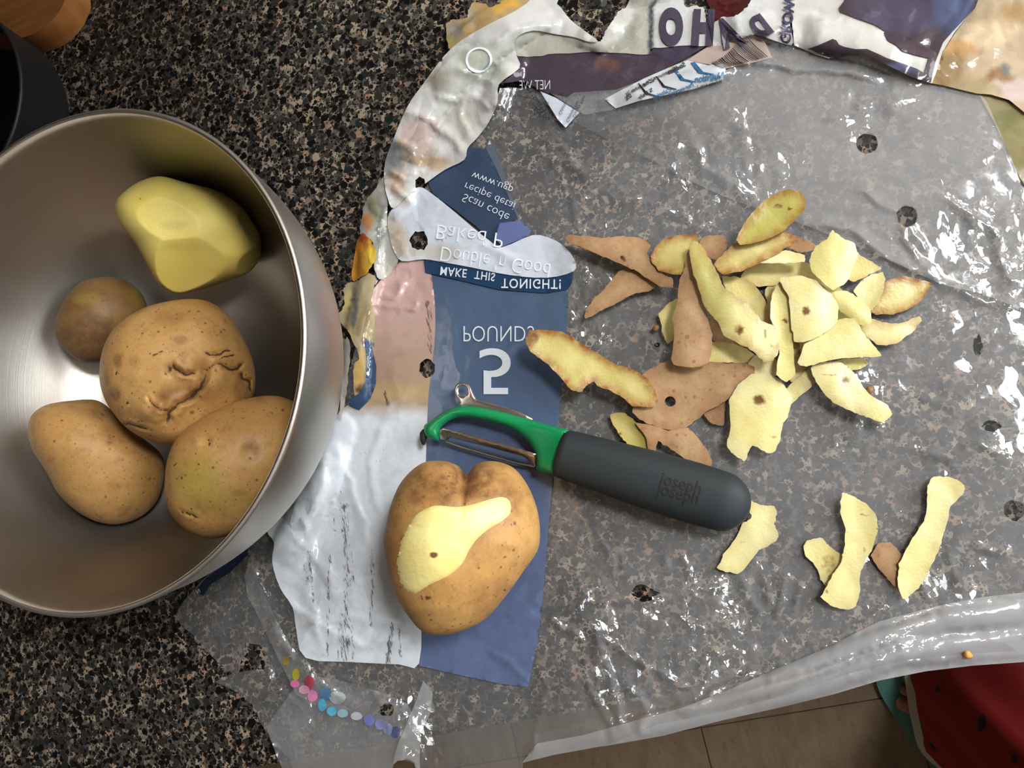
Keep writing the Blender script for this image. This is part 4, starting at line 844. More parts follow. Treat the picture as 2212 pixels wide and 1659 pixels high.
# the peeled face: a dense patch that follows the potato's flattened surface
pv, pt, _ = cdt(catmull(PATCH, 5), (), 5, ring=3)
fk = hfr > .3
Pf, qf = HP[fk], hpx[fk]
cells = {}
for i, q in enumerate(qf): cells.setdefault((int(q[0] // 8), int(q[1] // 8)), []).append(i)
dep = []
for x, y in pv:
    cx_, cy_ = int(x // 8), int(y // 8); ids = [i for a in (-1, 0, 1) for b in (-1, 0, 1) for i in cells.get((cx_ + a, cy_ + b), [])]
    dd = np.hypot(qf[ids, 0] - x, qf[ids, 1] - y); wt = 1 / (dd + .4) ** 2; dep.append((np.linalg.norm(Pf[ids] - CAM, axis=1) * wt).sum() / wt.sum())
dep = np.array(dep); dr = rays(pv); dr /= np.linalg.norm(dr, axis=1)[:, None]
edge_d = segdist(pv, catmull(PATCH, 5), True)[0]
PV = CAM + dr * (dep - .0001 - .0005 * smooth01(edge_d / 8))[:, None]
pf = mesh_obj('peeled_face', PV - np.array(half.location), pt, M['flesh'], half)
pf['label'] = 'smooth pale yellow peeled face'
attr(pf, 'edge', np.clip(1 - edge_d / 7, 0, 1) * .35); attr(pf, 'green', np.zeros(len(pv)))
attr(pf, 'mark', np.clip(1.4 - np.hypot((pv[:, 0] - 937) / 11, (pv[:, 1] - 1199) / 7.5), 0, 1) * .95)

# ------------------------------------------------------------------ peels
def peel(label, outline, z0, face='flesh_pale', curl=2.0, bend=0.0, slope=(0, 0), edge=.4, spots=(), green=0, thick=.0010, holes=(), twist=0.0):
    ol = np.asarray(outline, float); li = np.concatenate([ol[i] + (ol[(i + 1) % len(ol)] - ol[i]) * np.arange(6)[:, None] / 6 for i in range(len(ol))])
    ol = .45 * catmull(ol, 6) + .55 * li; ol = ol + (np.stack([fbm(ol, 9), fbm(ol + 50, 9)], 1) - .5) * 5 + (rng.random(ol.shape) - .5) * 1.6
    V, T, rim = cdt(ol, holes, 8, ring=4)
    c = V.mean(0); Q = V - c; ev, evec = np.linalg.eigh(Q.T @ Q / len(Q)); a = evec[:, 1]; b = evec[:, 0]
    s = Q @ a / (2 * math.sqrt(ev[1])); t = Q @ b / (2 * math.sqrt(ev[0]))
    z = z0 + .001 * (curl * .62 * (t ** 2 - .4) + bend * (s ** 2 - .4) + twist * s * t) + .001 * (slope[0] * Q[:, 0] + slope[1] * Q[:, 1]) / 100 + .0007 * (fbm(V, 45) - .5) * 2
    z = np.maximum(z, bag_z(V) + .0012 + thick)
    ed = segdist(V, ol, True)[0]
    for h in holes: ed = np.minimum(ed, segdist(V, np.asarray(h, float), True)[0])
    tk = thick * (.25 + .75 * smooth01(ed / 12))
    top = at(V, z); bot = top - np.array([0, 0, 1]) * tk[:, None]
    n = len(V); FF = list(map(tuple, T)) + [tuple(x[::-1] + n) for x in T]
    cnt = {}; rimf = []
    for f in T:
        for i in range(3):
            e = (f[i], f[(i + 1) % 3]); k = (min(e), max(e)); cnt.setdefault(k, []).append(e)
    for k, es in cnt.items():
        if len(es) == 1: i, j = es[0]; rimf.append((i, j))
    idx = sorted({a for e_ in rimf for a in e_}); ix = {a: 2 * n + q for q, a in enumerate(idx)}; nr = len(idx)
    FF += [(ix[j], ix[i], ix[i] + nr, ix[j] + nr) for i, j in rimf]
    base = np.array([top[:, 0].mean(), top[:, 1].mean(), bot[:, 2].min()])
    skin_up = face.startswith('skin')
    fl_mat = M['flesh_yellow'] if skin_up else M[face]
    o = mesh_obj('potato_peel', np.concatenate([top, bot, top[idx], bot[idx]]) - base, FF, fl_mat); o.location = tuple(base)
    e = 1.25 * edge * np.clip(1 - ed / 22, 0, 1); mk = np.zeros(n)
    for x, y, rx, ry, k in spots: mk = np.maximum(mk, k * np.clip(1.5 - np.hypot((V[:, 0] - x) / rx, (V[:, 1] - y) / ry), 0, 1))
    gr = np.clip(green(V) if callable(green) else np.full(n, float(green)), 0, 1)
    c4_ = lambda a, b: np.concatenate([a, b, a[idx], b[idx]])
    attr(o, 'edge', c4_(e, e)); attr(o, 'mark', c4_(mk if not skin_up else mk * 0, mk * 0)); attr(o, 'green', c4_(gr, gr))
    if skin_up: sv = top + [0, 0, .0002]; st = T
    else: sv = bot - [0, 0, .0002]; st = T[:, ::-1]
    sk = mesh_obj('skin', sv - base, st, M['pskin'], o)
    attr(sk, 'edge', e); attr(sk, 'mark', mk)
    tag(o, label, 'potato peel', 'potato peels on the bag')
    return o
z5 = lambda L: [(1120 + x / 2.212, 380 + y / 2.212) for x, y in L]
zs = lambda L: [(1150 + x / 2.083, 1059 + y / 2.083) for x, y in L]
p5 = lambda x, y, rx, ry, k: (1120 + x / 2.212, 380 + y / 2.212, rx / 2.212, ry / 2.212, k)
ps = lambda x, y, rx, ry, k: (1150 + x / 2.083, 1059 + y / 2.083, rx / 2.083, ry / 2.083, k)
# bottom layer of the heap
peel('thin yellow peel wedged behind the heap, below the long green peel', z5([(1100, 420), (1250, 395), (1400, 420), (1420, 480), (1290, 510), (1150, 530), (1060, 500)]), .008, 'flesh_yellow', 1)
peel('brown skin scrap peeking out behind the top of the heap', z5([(1250, 255), (1330, 290), (1410, 320), (1425, 350), (1350, 365), (1270, 330)]), .010, 'skin', 1)
peel('yellow peel lying flat under the centre of the heap', z5([(970, 480), (1060, 485), (1130, 520), (1180, 600), (1215, 700), (1160, 720), (1080, 620), (1000, 560)]), .009, 'flesh_yellow', 1.5)
peel('yellow peel scrap sticking out left of the upright brown peel', z5([(668, 660), (715, 612), (760, 585), (800, 640), (770, 760), (715, 800), (690, 760), (680, 710)]), .007, 'flesh_yellow', 1)
peel('yellow strip under the lower end of the green peel', z5([(890, 795), (980, 793), (1080, 820), (1135, 862), (1100, 892), (1000, 892), (900, 886)]), .009, 'flesh_yellow', 1.5)
peel('shadowed brown peel between the upright brown peel and the green peel', z5([(915, 670), (980, 740), (1060, 800), (1120, 850), (1060, 860), (960, 800), (925, 780)]), .006, 'skin', .5)
peel('yellow peel right of the heap, behind the fuzzy one', z5([(1590, 360), (1680, 405), (1732, 440), (1680, 472), (1600, 505), (1560, 480)]), .010, 'flesh_yellow', 1)
peel('small yellow peel bridging the lower middle of the heap', z5([(1095, 895), (1150, 850), (1235, 880), (1260, 960), (1180, 945), (1120, 955)]), .010, 'flesh_pale', 1)
peel('arched pale peel reaching down behind the perforated peel', z5([(1265, 1030), (1340, 960), (1395, 915), (1440, 960), (1400, 1010), (1350, 1050), (1300, 1090)]), .008, 'flesh_pale', -1, edge=.2, green=.3)
peel('thin brown-edged peel tucked under the triangular pale peel', z5([(1285, 780), (1345, 800), (1350, 880), (1385, 905), (1340, 965), (1300, 985), (1290, 880)]), .008, 'flesh_pale', 1, edge=.8)
peel('broad yellow peel at the base of the heap, right of centre', z5([(1180, 540), (1300, 470), (1450, 470), (1560, 560), (1640, 690), (1560, 800), (1400, 860), (1280, 860), (1210, 720)]), .0075, 'flesh_yellow', 1)
# outlying peels on the left
peel('brown skin-side-up peel pointing left at the upper left of the heap', z5([(222, 292), (262, 280), (400, 297), (500, 285), (590, 300), (630, 327), (615, 372), (650, 430), (692, 470), (735, 490), (740, 532), (690, 532), (640, 507), (560, 452), (500, 427), (420, 392), (330, 352), (250, 322)]), .013, 'skin', -2.5, 1, edge=.35, spots=[p5(490, 385, 26, 5, .9), p5(520, 405, 24, 4, .7)])
peel('brown skin-side-up leaf-shaped peel below the left-pointing one', z5([(315, 662), (350, 600), (410, 540), (480, 455), (530, 440), (600, 478), (660, 522), (620, 553), (560, 560), (480, 602), (400, 640), (325, 682)]), .009, 'skin', -2.5, edge=.3, spots=[p5(500, 585, 20, 4, .7)])
peel('brown skin peel with a round hole at the lower left of the heap', z5([(600, 940), (715, 880), (760, 905), (850, 912), (900, 888), (1000, 895), (1080, 895), (1130, 912), (1126, 945), (1080, 975), (1020, 1050), (960, 1095), (900, 1122), (860, 1160), (800, 1200), (720, 1212), (650, 1195), (580, 1165), (545, 1120), (556, 1060), (590, 1000)]), .010, 'skin', -3.5, 1, edge=.3, holes=[[(1120 + (725 + 30 * math.cos(a) * .8 - 12 * math.sin(a)) / 2.212, 380 + (1078 + 22 * math.sin(a) + 12 * math.cos(a)) / 2.212) for a in np.linspace(0, 6.283, 13)[:-1]]], spots=[p5(920, 990, 14, 8, .5), p5(1035, 905, 14, 10, .6), p5(760, 1190, 20, 6, .4)])
peel('small torn brown skin scrap under the holed peel', z5([(888, 1132), (955, 1092), (990, 1068), (985, 1130), (980, 1192), (930, 1186), (905, 1165)]), .006, 'skin', -1)
peel('long flesh-side-up peel with brown edges reaching onto the blue panel', z5([(36, 765), (62, 737), (150, 735), (212, 745), (290, 795), (380, 850), (460, 897), (560, 930), (612, 965), (650, 1020), (668, 1075), (650, 1105), (600, 1105), (540, 1095), (490, 1052), (440, 1027), (388, 1008), (360, 985), (320, 1005), (300, 1030), (252, 1025), (200, 962), (130, 892), (60, 842), (38, 805)]), .020, 'flesh_green', 2.2, 3.0, (-3.0, -1.5), edge=1.0, spots=[p5(65, 770, 46, 50, .62), p5(290, 1020, 30, 20, .55)])
peel('green-fleshed peel half hidden behind the peeler handle', z5([(438, 1140), (498, 1130), (545, 1160), (585, 1210), (620, 1270), (625, 1330), (560, 1312), (510, 1272), (460, 1205)]), .008, 'flesh_green', 1.5, green=lambda V: .9 * np.exp(-((V[:, 0] - 1385) / 25) ** 2), edge=.3)
peel('forked brown peel half hidden behind the peeler handle', z5([(560, 1180), (640, 1190), (720, 1215), (800, 1200), (850, 1240), (900, 1310), (927, 1370), (905, 1400), (830, 1387), (770, 1332), (700, 1290), (665, 1268), (655, 1330), (622, 1330), (610, 1250)]), .0095, 'skin', -2, edge=.3)
# heap, middle and top
peel('pale strip running down the middle of the heap', z5([(1210, 570), (1250, 500), (1290, 560), (1300, 680), (1312, 800), (1322, 940), (1282, 985), (1230, 950), (1245, 850), (1240, 760), (1205, 680)]), .0165, 'flesh_yellow', 1.5, edge=.1, spots=[p5(1275, 690, 20, 12, .75)])
peel('large pale disc-shaped peel with a brown eye at its centre', z5([(1245, 492), (1340, 475), (1430, 500), (1490, 560), (1530, 620), (1520, 700), (1480, 740), (1400, 782), (1320, 795), (1302, 700), (1290, 580)]), .0185, 'flesh_pale', -1.5, edge=.1, spots=[p5(1375, 645, 24, 26, .8)])
peel('fuzzy-edged yellow peel at the upper right of the heap', z5([(1390, 400), (1420, 335), (1478, 292), (1500, 258), (1540, 290), (1605, 325), (1622, 380), (1600, 440), (1560, 512), (1500, 545), (1450, 505), (1400, 455)]), .0205, 'flesh_yellow', -2.5, edge=.05, spots=[p5(1510, 465, 10, 10, .5)])
peel('yellow peel folded over at the right side of the heap', z5([(1490, 562), (1560, 548), (1632, 590), (1682, 640), (1690, 692), (1650, 722), (1590, 682), (1520, 632)]), .0165, 'flesh_yellow', -2, edge=.1, green=.25)
peel('pale green-tinged peel joined to the brown-rimmed one on the right', z5([(1600, 545), (1660, 482), (1740, 460), (1752, 500), (1735, 570), (1692, 642), (1650, 632), (1620, 582)]), .0135, 'flesh_pale', 1.5, edge=.1, green=.35)
peel('brown-rimmed peel at the far right of the heap', z5([(1680, 642), (1720, 560), (1762, 502), (1840, 480), (1905, 495), (1970, 515), (1932, 590), (1860, 640), (1780, 662), (1710, 662)]), .0085, 'flesh_green', 2, edge=1.0)
peel('curved tail of pale peel below the brown-rimmed one', z5([(1632, 720), (1692, 680), (1740, 700), (1830, 702), (1918, 668), (1926, 690), (1882, 750), (1800, 805), (1720, 806), (1670, 772)]), .0085, 'flesh_pale', 2.5, edge=.5)
peel('broad triangular pale peel with a sharp right-hand tip', z5([(1335, 892), (1370, 802), (1470, 750), (1522, 690), (1600, 680), (1642, 740), (1692, 802), (1736, 860), (1620, 866), (1480, 880), (1380, 912)]), .0175, 'flesh_pale', -1.5, edge=.08)
peel('small green-yellow peel under the triangular pale one', z5([(1470, 898), (1560, 875), (1640, 870), (1673, 896), (1632, 922), (1580, 932), (1530, 915)]), .0085, 'flesh_yellow', 1, edge=.2, green=.5)
peel('pale peel with a brown scar slanting down at the lower right of the heap', z5([(1395, 922), (1450, 890), (1540, 890), (1600, 940), (1650, 1010), (1702, 1060), (1760, 1092), (1786, 1140), (1740, 1176), (1660, 1152), (1580, 1120), (1500, 1080), (1440, 1012)]), .0125, 'flesh_pale', -2, edge=.15, spots=[p5(1565, 975, 26, 22, .75), p5(1490, 950, 60, 4, .6), p5(1460, 1060, 30, 10, .5)])
peel('large pale peel with a see-through brown hole at the bottom of the heap', z5([(1005, 1080), (1040, 1010), (1110, 947), (1180, 940), (1240, 970), (1282, 1020), (1306, 1060), (1290, 1140), (1262, 1190), (1250, 1260), (1222, 1322), (1180, 1320), (1132, 1290), (1112, 1290), (1080, 1360), (1030, 1332), (995, 1290), (1010, 1200)]), .0125, 'flesh_pale', -2.5, edge=.15, spots=[p5(1150, 1070, 36, 28, .8), p5(1215, 1245, 20, 16, .6)])
peel('upright brown skin-side-up peel crossing the left of the heap', z5([(812, 350), (838, 420), (855, 520), (900, 650), (926, 760), (925, 830), (910, 886), (860, 911), (800, 916), (745, 900), (730, 870), (745, 780), (737, 680), (760, 590), (772, 500), (798, 430)]), .0185, 'skin', -3, edge=.25, spots=[p5(800, 800, 10, 30, .5), p5(850, 705, 8, 8, .5)])
peel('curled peel with brown rim at the top left of the heap', z5([(630, 382), (680, 312), (760, 280), (850, 285), (862, 340), (832, 470), (740, 470), (670, 450), (640, 420)]), .016, 'flesh_green', 3.5, edge=1.0)
peel('small brown skin fold beside the curled peel', z5([(858, 332), (890, 290), (960, 282), (997, 310), (990, 350), (945, 405), (905, 385), (872, 355)]), .0175, 'skin', -1.5)
peel('long green-tinged peel lying diagonally on top of the heap', z5([(812, 345), (835, 308), (872, 330), (940, 440), (982, 530), (1040, 570), (1130, 650), (1157, 690), (1222, 720), (1246, 780), (1242, 840), (1216, 882), (1170, 886), (1130, 842), (1060, 802), (990, 770), (950, 700), (900, 640), (860, 540), (832, 440)]), .0235, 'flesh_pale', -2.5, edge=.55, green=lambda V: .9 * smooth01((1650 - V[:, 0] - (V[:, 1] - 620) * .5) / 90), spots=[p5(1055, 735, 28, 28, .72), p5(1180, 745, 14, 40, .6), p5(1215, 815, 26, 14, .6)])
peel('brown-edged peel under the tip of the olive one, top of the heap', z5([(935, 422), (1000, 350), (1060, 312), (1200, 290), (1262, 270), (1322, 285), (1316, 316), (1240, 370), (1150, 416), (1060, 456), (970, 470)]), .021, 'flesh_green', 1.5, edge=.95)
peel('white sliver of peel lying across the upper heap', z5([(1140, 416), (1210, 370), (1290, 357), (1366, 375), (1367, 412), (1250, 416)]), .0195, 'flesh_pale', .8, edge=.05)
peel('olive green peel standing out at the very top of the heap', z5([(1040, 308), (1075, 230), (1130, 160), (1200, 97), (1270, 68), (1340, 70), (1372, 110), (1366, 160), (1330, 200), (1270, 262), (1200, 296), (1120, 322), (1060, 332)]), .026, 'flesh_green', 1.5, 1.5, edge=.8, green=.95, spots=[p5(1240, 145, 34, 16, .62), p5(1297, 158, 12, 9, .85), p5(1277, 86, 16, 9, .7)])
# loose peels near the front edge
peel('pale peel touching the end of the peeler handle', zs([(965, 45), (1030, 65), (1090, 75), (1100, 110), (1086, 150), (1108, 202), (1090, 236), (1022, 270), (982, 320), (932, 375), (870, 366), (828, 350), (860, 290), (910, 220), (950, 140)]), .006, 'flesh_pale', 1.5, edge=.2, spots=[ps(930, 235, 40, 10, .55), ps(1040, 190, 10, 40, .45), ps(830, 350, 14, 14, .5)])
peel('short pale peel with a brown skin patch, left arm of the Y-shaped pair', zs([(1215, 250), (1250, 220), (1300, 212), (1332, 250), (1400, 297), (1380, 350), (1325, 435), (1300, 402), (1280, 350), (1235, 302)]), .005, 'flesh_pale', 1.5, edge=.15, spots=[ps(1335, 330, 46, 54, .5)])
peel('hourglass-shaped pale peel, right arm of the Y-shaped pair', zs([(1395, 12), (1440, 25), (1500, 60), (1546, 110), (1554, 180), (1530, 260), (1490, 340), (1470, 400), (1476, 460), (1450, 530), (1390, 535), (1330, 512), (1300, 476), (1340, 400), (1380, 340), (1400, 280), (1410, 180), (1385, 100)]), .0085, 'flesh_pale', 1.8, edge=.12, spots=[ps(1500, 110, 40, 8, .6), ps(1495, 270, 16, 22, .5), ps(1325, 460, 12, 18, .6)])
peel('brown skin-side-up peel under the long pale one at the right', zs([(1525, 292), (1560, 240), (1612, 235), (1662, 290), (1700, 350), (1690, 440), (1652, 452), (1600, 402), (1550, 342)]), .005, 'skin', -1.2, edge=.3)
peel('longest loose pale peel at the right, broad at its upper end', zs([(1778, -15), (1800, -58), (1870, -62), (1945, -25), (1930, 25), (1882, 72), (1866, 150), (1840, 240), (1790, 350), (1740, 442), (1668, 490), (1645, 430), (1650, 332), (1702, 230), (1762, 140), (1776, 60)]), .0075, 'flesh_pale', 1.8, 1.0, edge=.08, spots=[ps(1850, 140, 18, 10, .4)])
# crumbs
for x, y, lab in ((2090, 1415, 'tiny orange peel crumb on the folded front edge of the bag'), (1416, 708, 'tiny brown peel crumb left of the upright brown peel'), (1878, 842, 'tiny brown skin crumb beside the scarred pale peel')):
    bm = bmesh.new(); bmesh.ops.create_icosphere(bm, subdivisions=2, radius=.0020)
    for v in bm.verts: v.co *= random.uniform(.7, 1.2); v.co.z *= .6
    c = at1(x, y, float(bag_z([(x, y)])[0]) + .0034); o = bm_obj('peel_crumb', bm, M['crumb' if 'orange' in lab else 'skin_dark'], smooth=True); o.location = tuple(c)
    tag(o, lab, 'crumb')

# ------------------------------------------------------------------ peeler
zp = lambda L: [(900 + x / 2.9105, 800 + y / 2.9105) for x, y in L]
PB = at1(1250, 980, 0.004)
PEEL = empty('vegetable_peeler', PB)
tag(PEEL, 'vegetable peeler with charcoal handle and green frame lying across the bag', 'peeler')
# handle: lofted along its axis
HZ = .0165
A0 = at1(1213, 979, HZ); A1 = at1(1556, 1082, HZ)
ax = A1 - A0; Lh = np.linalg.norm(ax); ax /= Lh; sd = np.cross([0, 0, 1], ax); sd /= np.linalg.norm(sd)
def halfw(s):  # half width along the handle, m
    return np.interp(s, [0, .2, .6, .85, 1.0], [.0132, .0142, .0155, .0158, .0152])
secs = []
for k in range(25): s = k / 24; secs.append((s * Lh, float(halfw(s)), .0118))
endr = .0152
for k in range(1, 13): a = k / 12 * math.pi / 2; secs.append((Lh + endr * math.sin(a), endr * math.cos(a) + 1e-5, .0118 * max(math.cos(a), .0) ** .8 + 1e-5))
def top_h(l, y):
    """height of the handle's upper surface"""
    hw = np.interp(l, [q[0] for q in secs], [q[1] for q in secs]); hh = np.interp(l, [q[0] for q in secs], [q[2] for q in secs])
    return HZ + hh * np.clip(1 - np.abs(y / hw) ** 2.5, 0, 1) ** (1 / 2.5)
V, Fc = [], []; NSg = 40
for l, hw, hh in secs:
    for k in range(NSg):
        a = 2 * math.pi * k / NSg; ca, sa = math.cos(a), math.sin(a); e = 2 / 2.5
        V.append(A0 + ax * l + sd * (hw * abs(ca) ** e * np.sign(ca)) + np.array([0, 0, hh * abs(sa) ** e * np.sign(sa)]))
for i in range(len(secs) - 1):
    for k in range(NSg): Fc.append((i * NSg + k, i * NSg + (k + 1) % NSg, (i + 1) * NSg + (k + 1) % NSg, (i + 1) * NSg + k))
Fc.append(tuple(range(NSg))[::-1]); Fc.append(tuple((len(secs) - 1) * NSg + k for k in range(NSg)))
handle = adopt(mesh_obj('handle', V, Fc, M['rubber']), PEEL)
def handle_z(P):
    W3 = at(P, HZ + .0105); l = (W3 - A0) @ ax; y = (W3 - A0) @ sd; return top_h(l, y)
for s, o in (('joseph', (1424, 1045)), ('joseph', (1418, 1066))):
    t = text(s, 41, o, 15, 1, 1, M['rubber_dk'], .00025, .0, PEEL, handle_z, sx=.86); t.parent = handle; t.matrix_parent_inverse = Matrix()
def plate(name, outline, z0, z1, mat, holes=(), bev=.0015, tilt=None, smooth=True, n=4):
    """a solid cut from the outline: bottom z0, top z1 (numbers or functions of pixels), rounded rim"""
    ol = catmull(outline, n); V, T, _ = cdt(ol, holes, 7, .2, ring=4)
    d = segdist(V, ol, True)[0]
    for h in holes: d = np.minimum(d, segdist(V, np.asarray(h, float), True)[0])
    px_m = .00025; e = np.clip(d * px_m / max(bev, 1e-6), 0, 1); ins = bev * (1 - np.sqrt(np.clip(1 - (1 - e) ** 2, 0, 1)))
    f0 = z0(V) if callable(z0) else np.full(len(V), z0); f1 = z1(V) if callable(z1) else np.full(len(V), z1)
    ins = np.minimum(ins, (f1 - f0) * .45)
    top = at(V, f1 - ins); mid = at(V, (f0 + f1) / 2); bot = mid.copy(); bot[:, 2] = f0 + ins
    m = len(V); FF = list(map(tuple, T)) + [tuple(x[::-1] + m) for x in T]; cnt = {}
    for f in T:
        for i in range(3): ed = (f[i], f[(i + 1) % 3]); cnt.setdefault((min(ed), max(ed)), []).append(ed)
    for es in cnt.values():
        if len(es) == 1: i, j = es[0]; FF.append((j, i, i + m, j + m))
    return adopt(mesh_obj(name, np.concatenate([top, bot]), FF, mat, smooth=smooth), PEEL)
FRAME = zp([(45, 372), (50, 345), (80, 322), (110, 300), (155, 270), (200, 245), (240, 230), (282, 222), (330, 223), (380, 229), (470, 245), (560, 266), (640, 288), (720, 312), (790, 332), (860, 350), (962, 381), (945, 430), (925, 480), (905, 530), (892, 580), (880, 660), (840, 650), (800, 640), (770, 632), (750, 620), (752, 570), (740, 520), (720, 480), (690, 440), (630, 388), (575, 358), (520, 340), (460, 324), (400, 310), (345, 300), (300, 295), (265, 295), (240, 300), (205, 314), (180, 330), (155, 352), (140, 376), (135, 440), (95, 432), (60, 425), (45, 400)])
plate('frame', FRAME, .0085, lambda V: .019 + .006 * smooth01((V[:, 0] - 1120) / 110), M['green'], bev=.004)
slot = zp([(215, 440), (240, 436), (670, 548), (682, 566), (670, 572), (240, 462), (212, 456)])
def blade_z(off):
    L = zp([(140, 400), (750, 560)]); a, b = np.array(L[0]), np.array(L[1]); t_ = (b - a) / np.hypot(*(b - a)); nn = np.array([-t_[1], t_[0]])
    return lambda V: .0165 + off - .00022 * np.clip((V - a) @ nn, -20, 30) * .9
plate('blade', zp([(138, 400), (142, 376), (165, 364), (210, 374), (400, 424), (600, 480), (735, 520), (750, 535), (748, 604), (720, 592), (700, 568), (690, 560), (676, 545), (600, 522), (400, 470), (260, 436), (215, 425), (195, 440), (172, 442), (146, 432)]), blade_z(0), blade_z(.0012), M['blade'], bev=.0005)
plate('blade_edge', zp([(172, 442), (200, 446), (300, 480), (500, 540), (640, 580), (720, 592), (748, 604), (740, 610), (700, 606), (620, 590), (480, 550), (300, 498), (200, 464)]), .0088, .0102, M['blade'], bev=.0004)
ring = [(290 + 30 * math.cos(a), 128 + 34 * math.sin(a)) for a in np.linspace(0, 2 * math.pi, 17)[:-1]]
plate('corer', zp([(238, 130), (244, 100), (262, 82), (290, 76), (318, 84), (338, 106), (352, 140), (368, 168), (385, 186), (470, 206), (560, 232), (630, 252), (690, 278), (718, 296), (728, 312), (690, 312), (600, 296), (450, 258), (360, 240), (275, 228), (268, 208), (262, 188), (246, 160)]), .0135, .0146, M['blade'], holes=[zp(ring)], bev=.0004)
plate('pivot_nub', zp([(20, 400), (30, 380), (46, 368), (62, 392), (58, 430), (50, 462), (38, 468), (24, 446)]), .010, .016, M['blk_rub'], bev=.002)
plate('pivot_nub', zp([(742, 560), (756, 565), (764, 620), (746, 622)]), .009, .014, M['blk_rub'], bev=.001)
bm = bmesh.new(); bmesh.ops.create_icosphere(bm, subdivisions=3, radius=.0035)
for v in bm.verts: v.co *= random.uniform(.75, 1.15)
nb = bm_obj('end_nub', bm, M['blk_rub']); c = at1(1607, 1112, .012)
for v in nb.data.vertices: v.co += Vector(c)
adopt(nb, PEEL)

# ------------------------------------------------------------------ things at the upper left
CBp = catmull([(-420, -260), (-60, -260), (120, -120), (146, -30), (138, 5), (120, 36), (92, 62), (60, 78), (20, 86), (-30, 86), (-140, 76), (-420, 60)], 5)
V2, T2, _ = cdt(CBp, (), 24)
topv = at(V2, .022); botv = topv.copy(); botv[:, 2] = .001; m_ = len(V2)
FF = list(map(tuple, T2)) + [tuple(x[::-1] + m_) for x in T2]; cnt = {}
for f in T2:
    for i in range(3): ed = (f[i], f[(i + 1) % 3]); cnt.setdefault((min(ed), max(ed)), []).append(ed)
for es in cnt.values():
    if len(es) == 1: i, j = es[0]; FF.append((j, i, i + m_, j + m_))
b0 = np.array([topv[:, 0].mean(), topv[:, 1].mean(), 0])
cbd = mesh_obj('cutting_board', np.concatenate([topv, botv]) - b0, FF, M['board'], smooth=False); cbd.location = tuple(b0)
tag(cbd, 'rounded corner of a wooden cutting board at the upper left', 'cutting board')
def lathe(name, prof, mat, parent=None, n=64, loc=(0, 0, 0)):
    V, Fc = [], []
    for r, z in prof:
        for k in range(n): a = 2 * math.pi * k / n; V.append((r * math.cos(a), r * math.sin(a), z))
    for i in range(len(prof) - 1):
        for k in range(n): Fc.append((i * n + k, i * n + (k + 1) % n, (i + 1) * n + (k + 1) % n, (i + 1) * n + k))
    o = mesh_obj(name, V, Fc, mat, parent); o.location = tuple(map(float, loc)); return o
pe = at1(40, 205, .05)
pot = lathe('saucepan', [(0, .001), (.058, .001), (.066, .004), (.070, .012), (.0725, .048), (.0740, .050), (.0728, .052), (.0705, .050), (.068, .012), (.062, .006), (0, .005)], M['black'], None, 80, (pe[0] - .0735 * .93, pe[1] + .0735 * .23, 0))
tag(pot, 'black pan at the far left edge between cutting board and bowl', 'pan')

# ------------------------------------------------------------------ person at the counter (legs only come into view)
HEMZ = -.845
hem = catmull([(1974, 1440), (1977, 1500), (1987, 1560), (2006, 1618), (2060, 1662), (2130, 1700), (2210, 1700), (2270, 1610), (2262, 1490), (2190, 1400), (2090, 1380), (2005, 1396)], 4)
h3 = at(hem, HEMZ); hc = h3.mean(0)
per = empty('person', (hc[0] + .12, hc[1] - .02, ZF))
tag(per, 'person in red printed trousers and teal sandals standing at the counter edge', 'person')
def trouser():
    V, Fc = [], []; n = len(h3)
    for leg, dx in enumerate((0, .235)):
        b = len(V); lev = np.linspace(0, 1, 26)
        for t in lev:
            z = HEMZ + t * .70; f = np.interp(t, [0, .15, .55, 1], [1, .93, .86, 1.0]); cx = hc[0] + dx + (.03 if not leg else -.03) * t; cy = hc[1] - .02 * t
            for k in range(n):
                a = 2 * math.pi * k / n; wv = 1 + .035 * math.sin(5 * a + 6 * t + leg) + .03 * math.sin(9 * a - 4 * t)
                q = (h3[k] - hc) * f * wv; V.append((cx + q[0], cy + q[1], z))
        for i in range(len(lev) - 1):
            for k in range(n): Fc.append((b + i * n + k, b + i * n + (k + 1) % n, b + (i + 1) * n + (k + 1) % n, b + (i + 1) * n + k))
    b = len(V); m = 40
    for t in np.linspace(0, 1, 8):
        for k in range(m):
            a = 2 * math.pi * k / m; V.append((hc[0] + .118 + (.215 - .04 * t) * math.cos(a), hc[1] - .03 + (.115 - .01 * t) * math.sin(a), HEMZ + .66 + .30 * t))
    for i in range(7):
        for k in range(m): Fc.append((b + i * m + k, b + i * m + (k + 1) % m, b + (i + 1) * m + (k + 1) % m, b + (i + 1) * m + k))
    return V, Fc, n
V, Fc, nh = trouser()
tro = adopt(mesh_obj('trousers', V, Fc, M['red']), per)
V, Fc = [], []
for dx in (0, .235):
    b = len(V)
    for t in range(3):
        for k in range(nh): q = (h3[k] - hc) * (1.0 + .075 * t); V.append((hc[0] + dx + q[0], hc[1] + q[1], HEMZ + .001 - .004 * t))
    for i in range(2):
        for k in range(nh): Fc.append((b + i * nh + k, b + i * nh + (k + 1) % nh, b + (i + 1) * nh + (k + 1) % nh, b + (i + 1) * nh + k))
cf = mesh_obj('cuff', V, Fc, M['cuff']); adopt(cf, per); cf.parent = tro; cf.matrix_parent_inverse = Matrix()
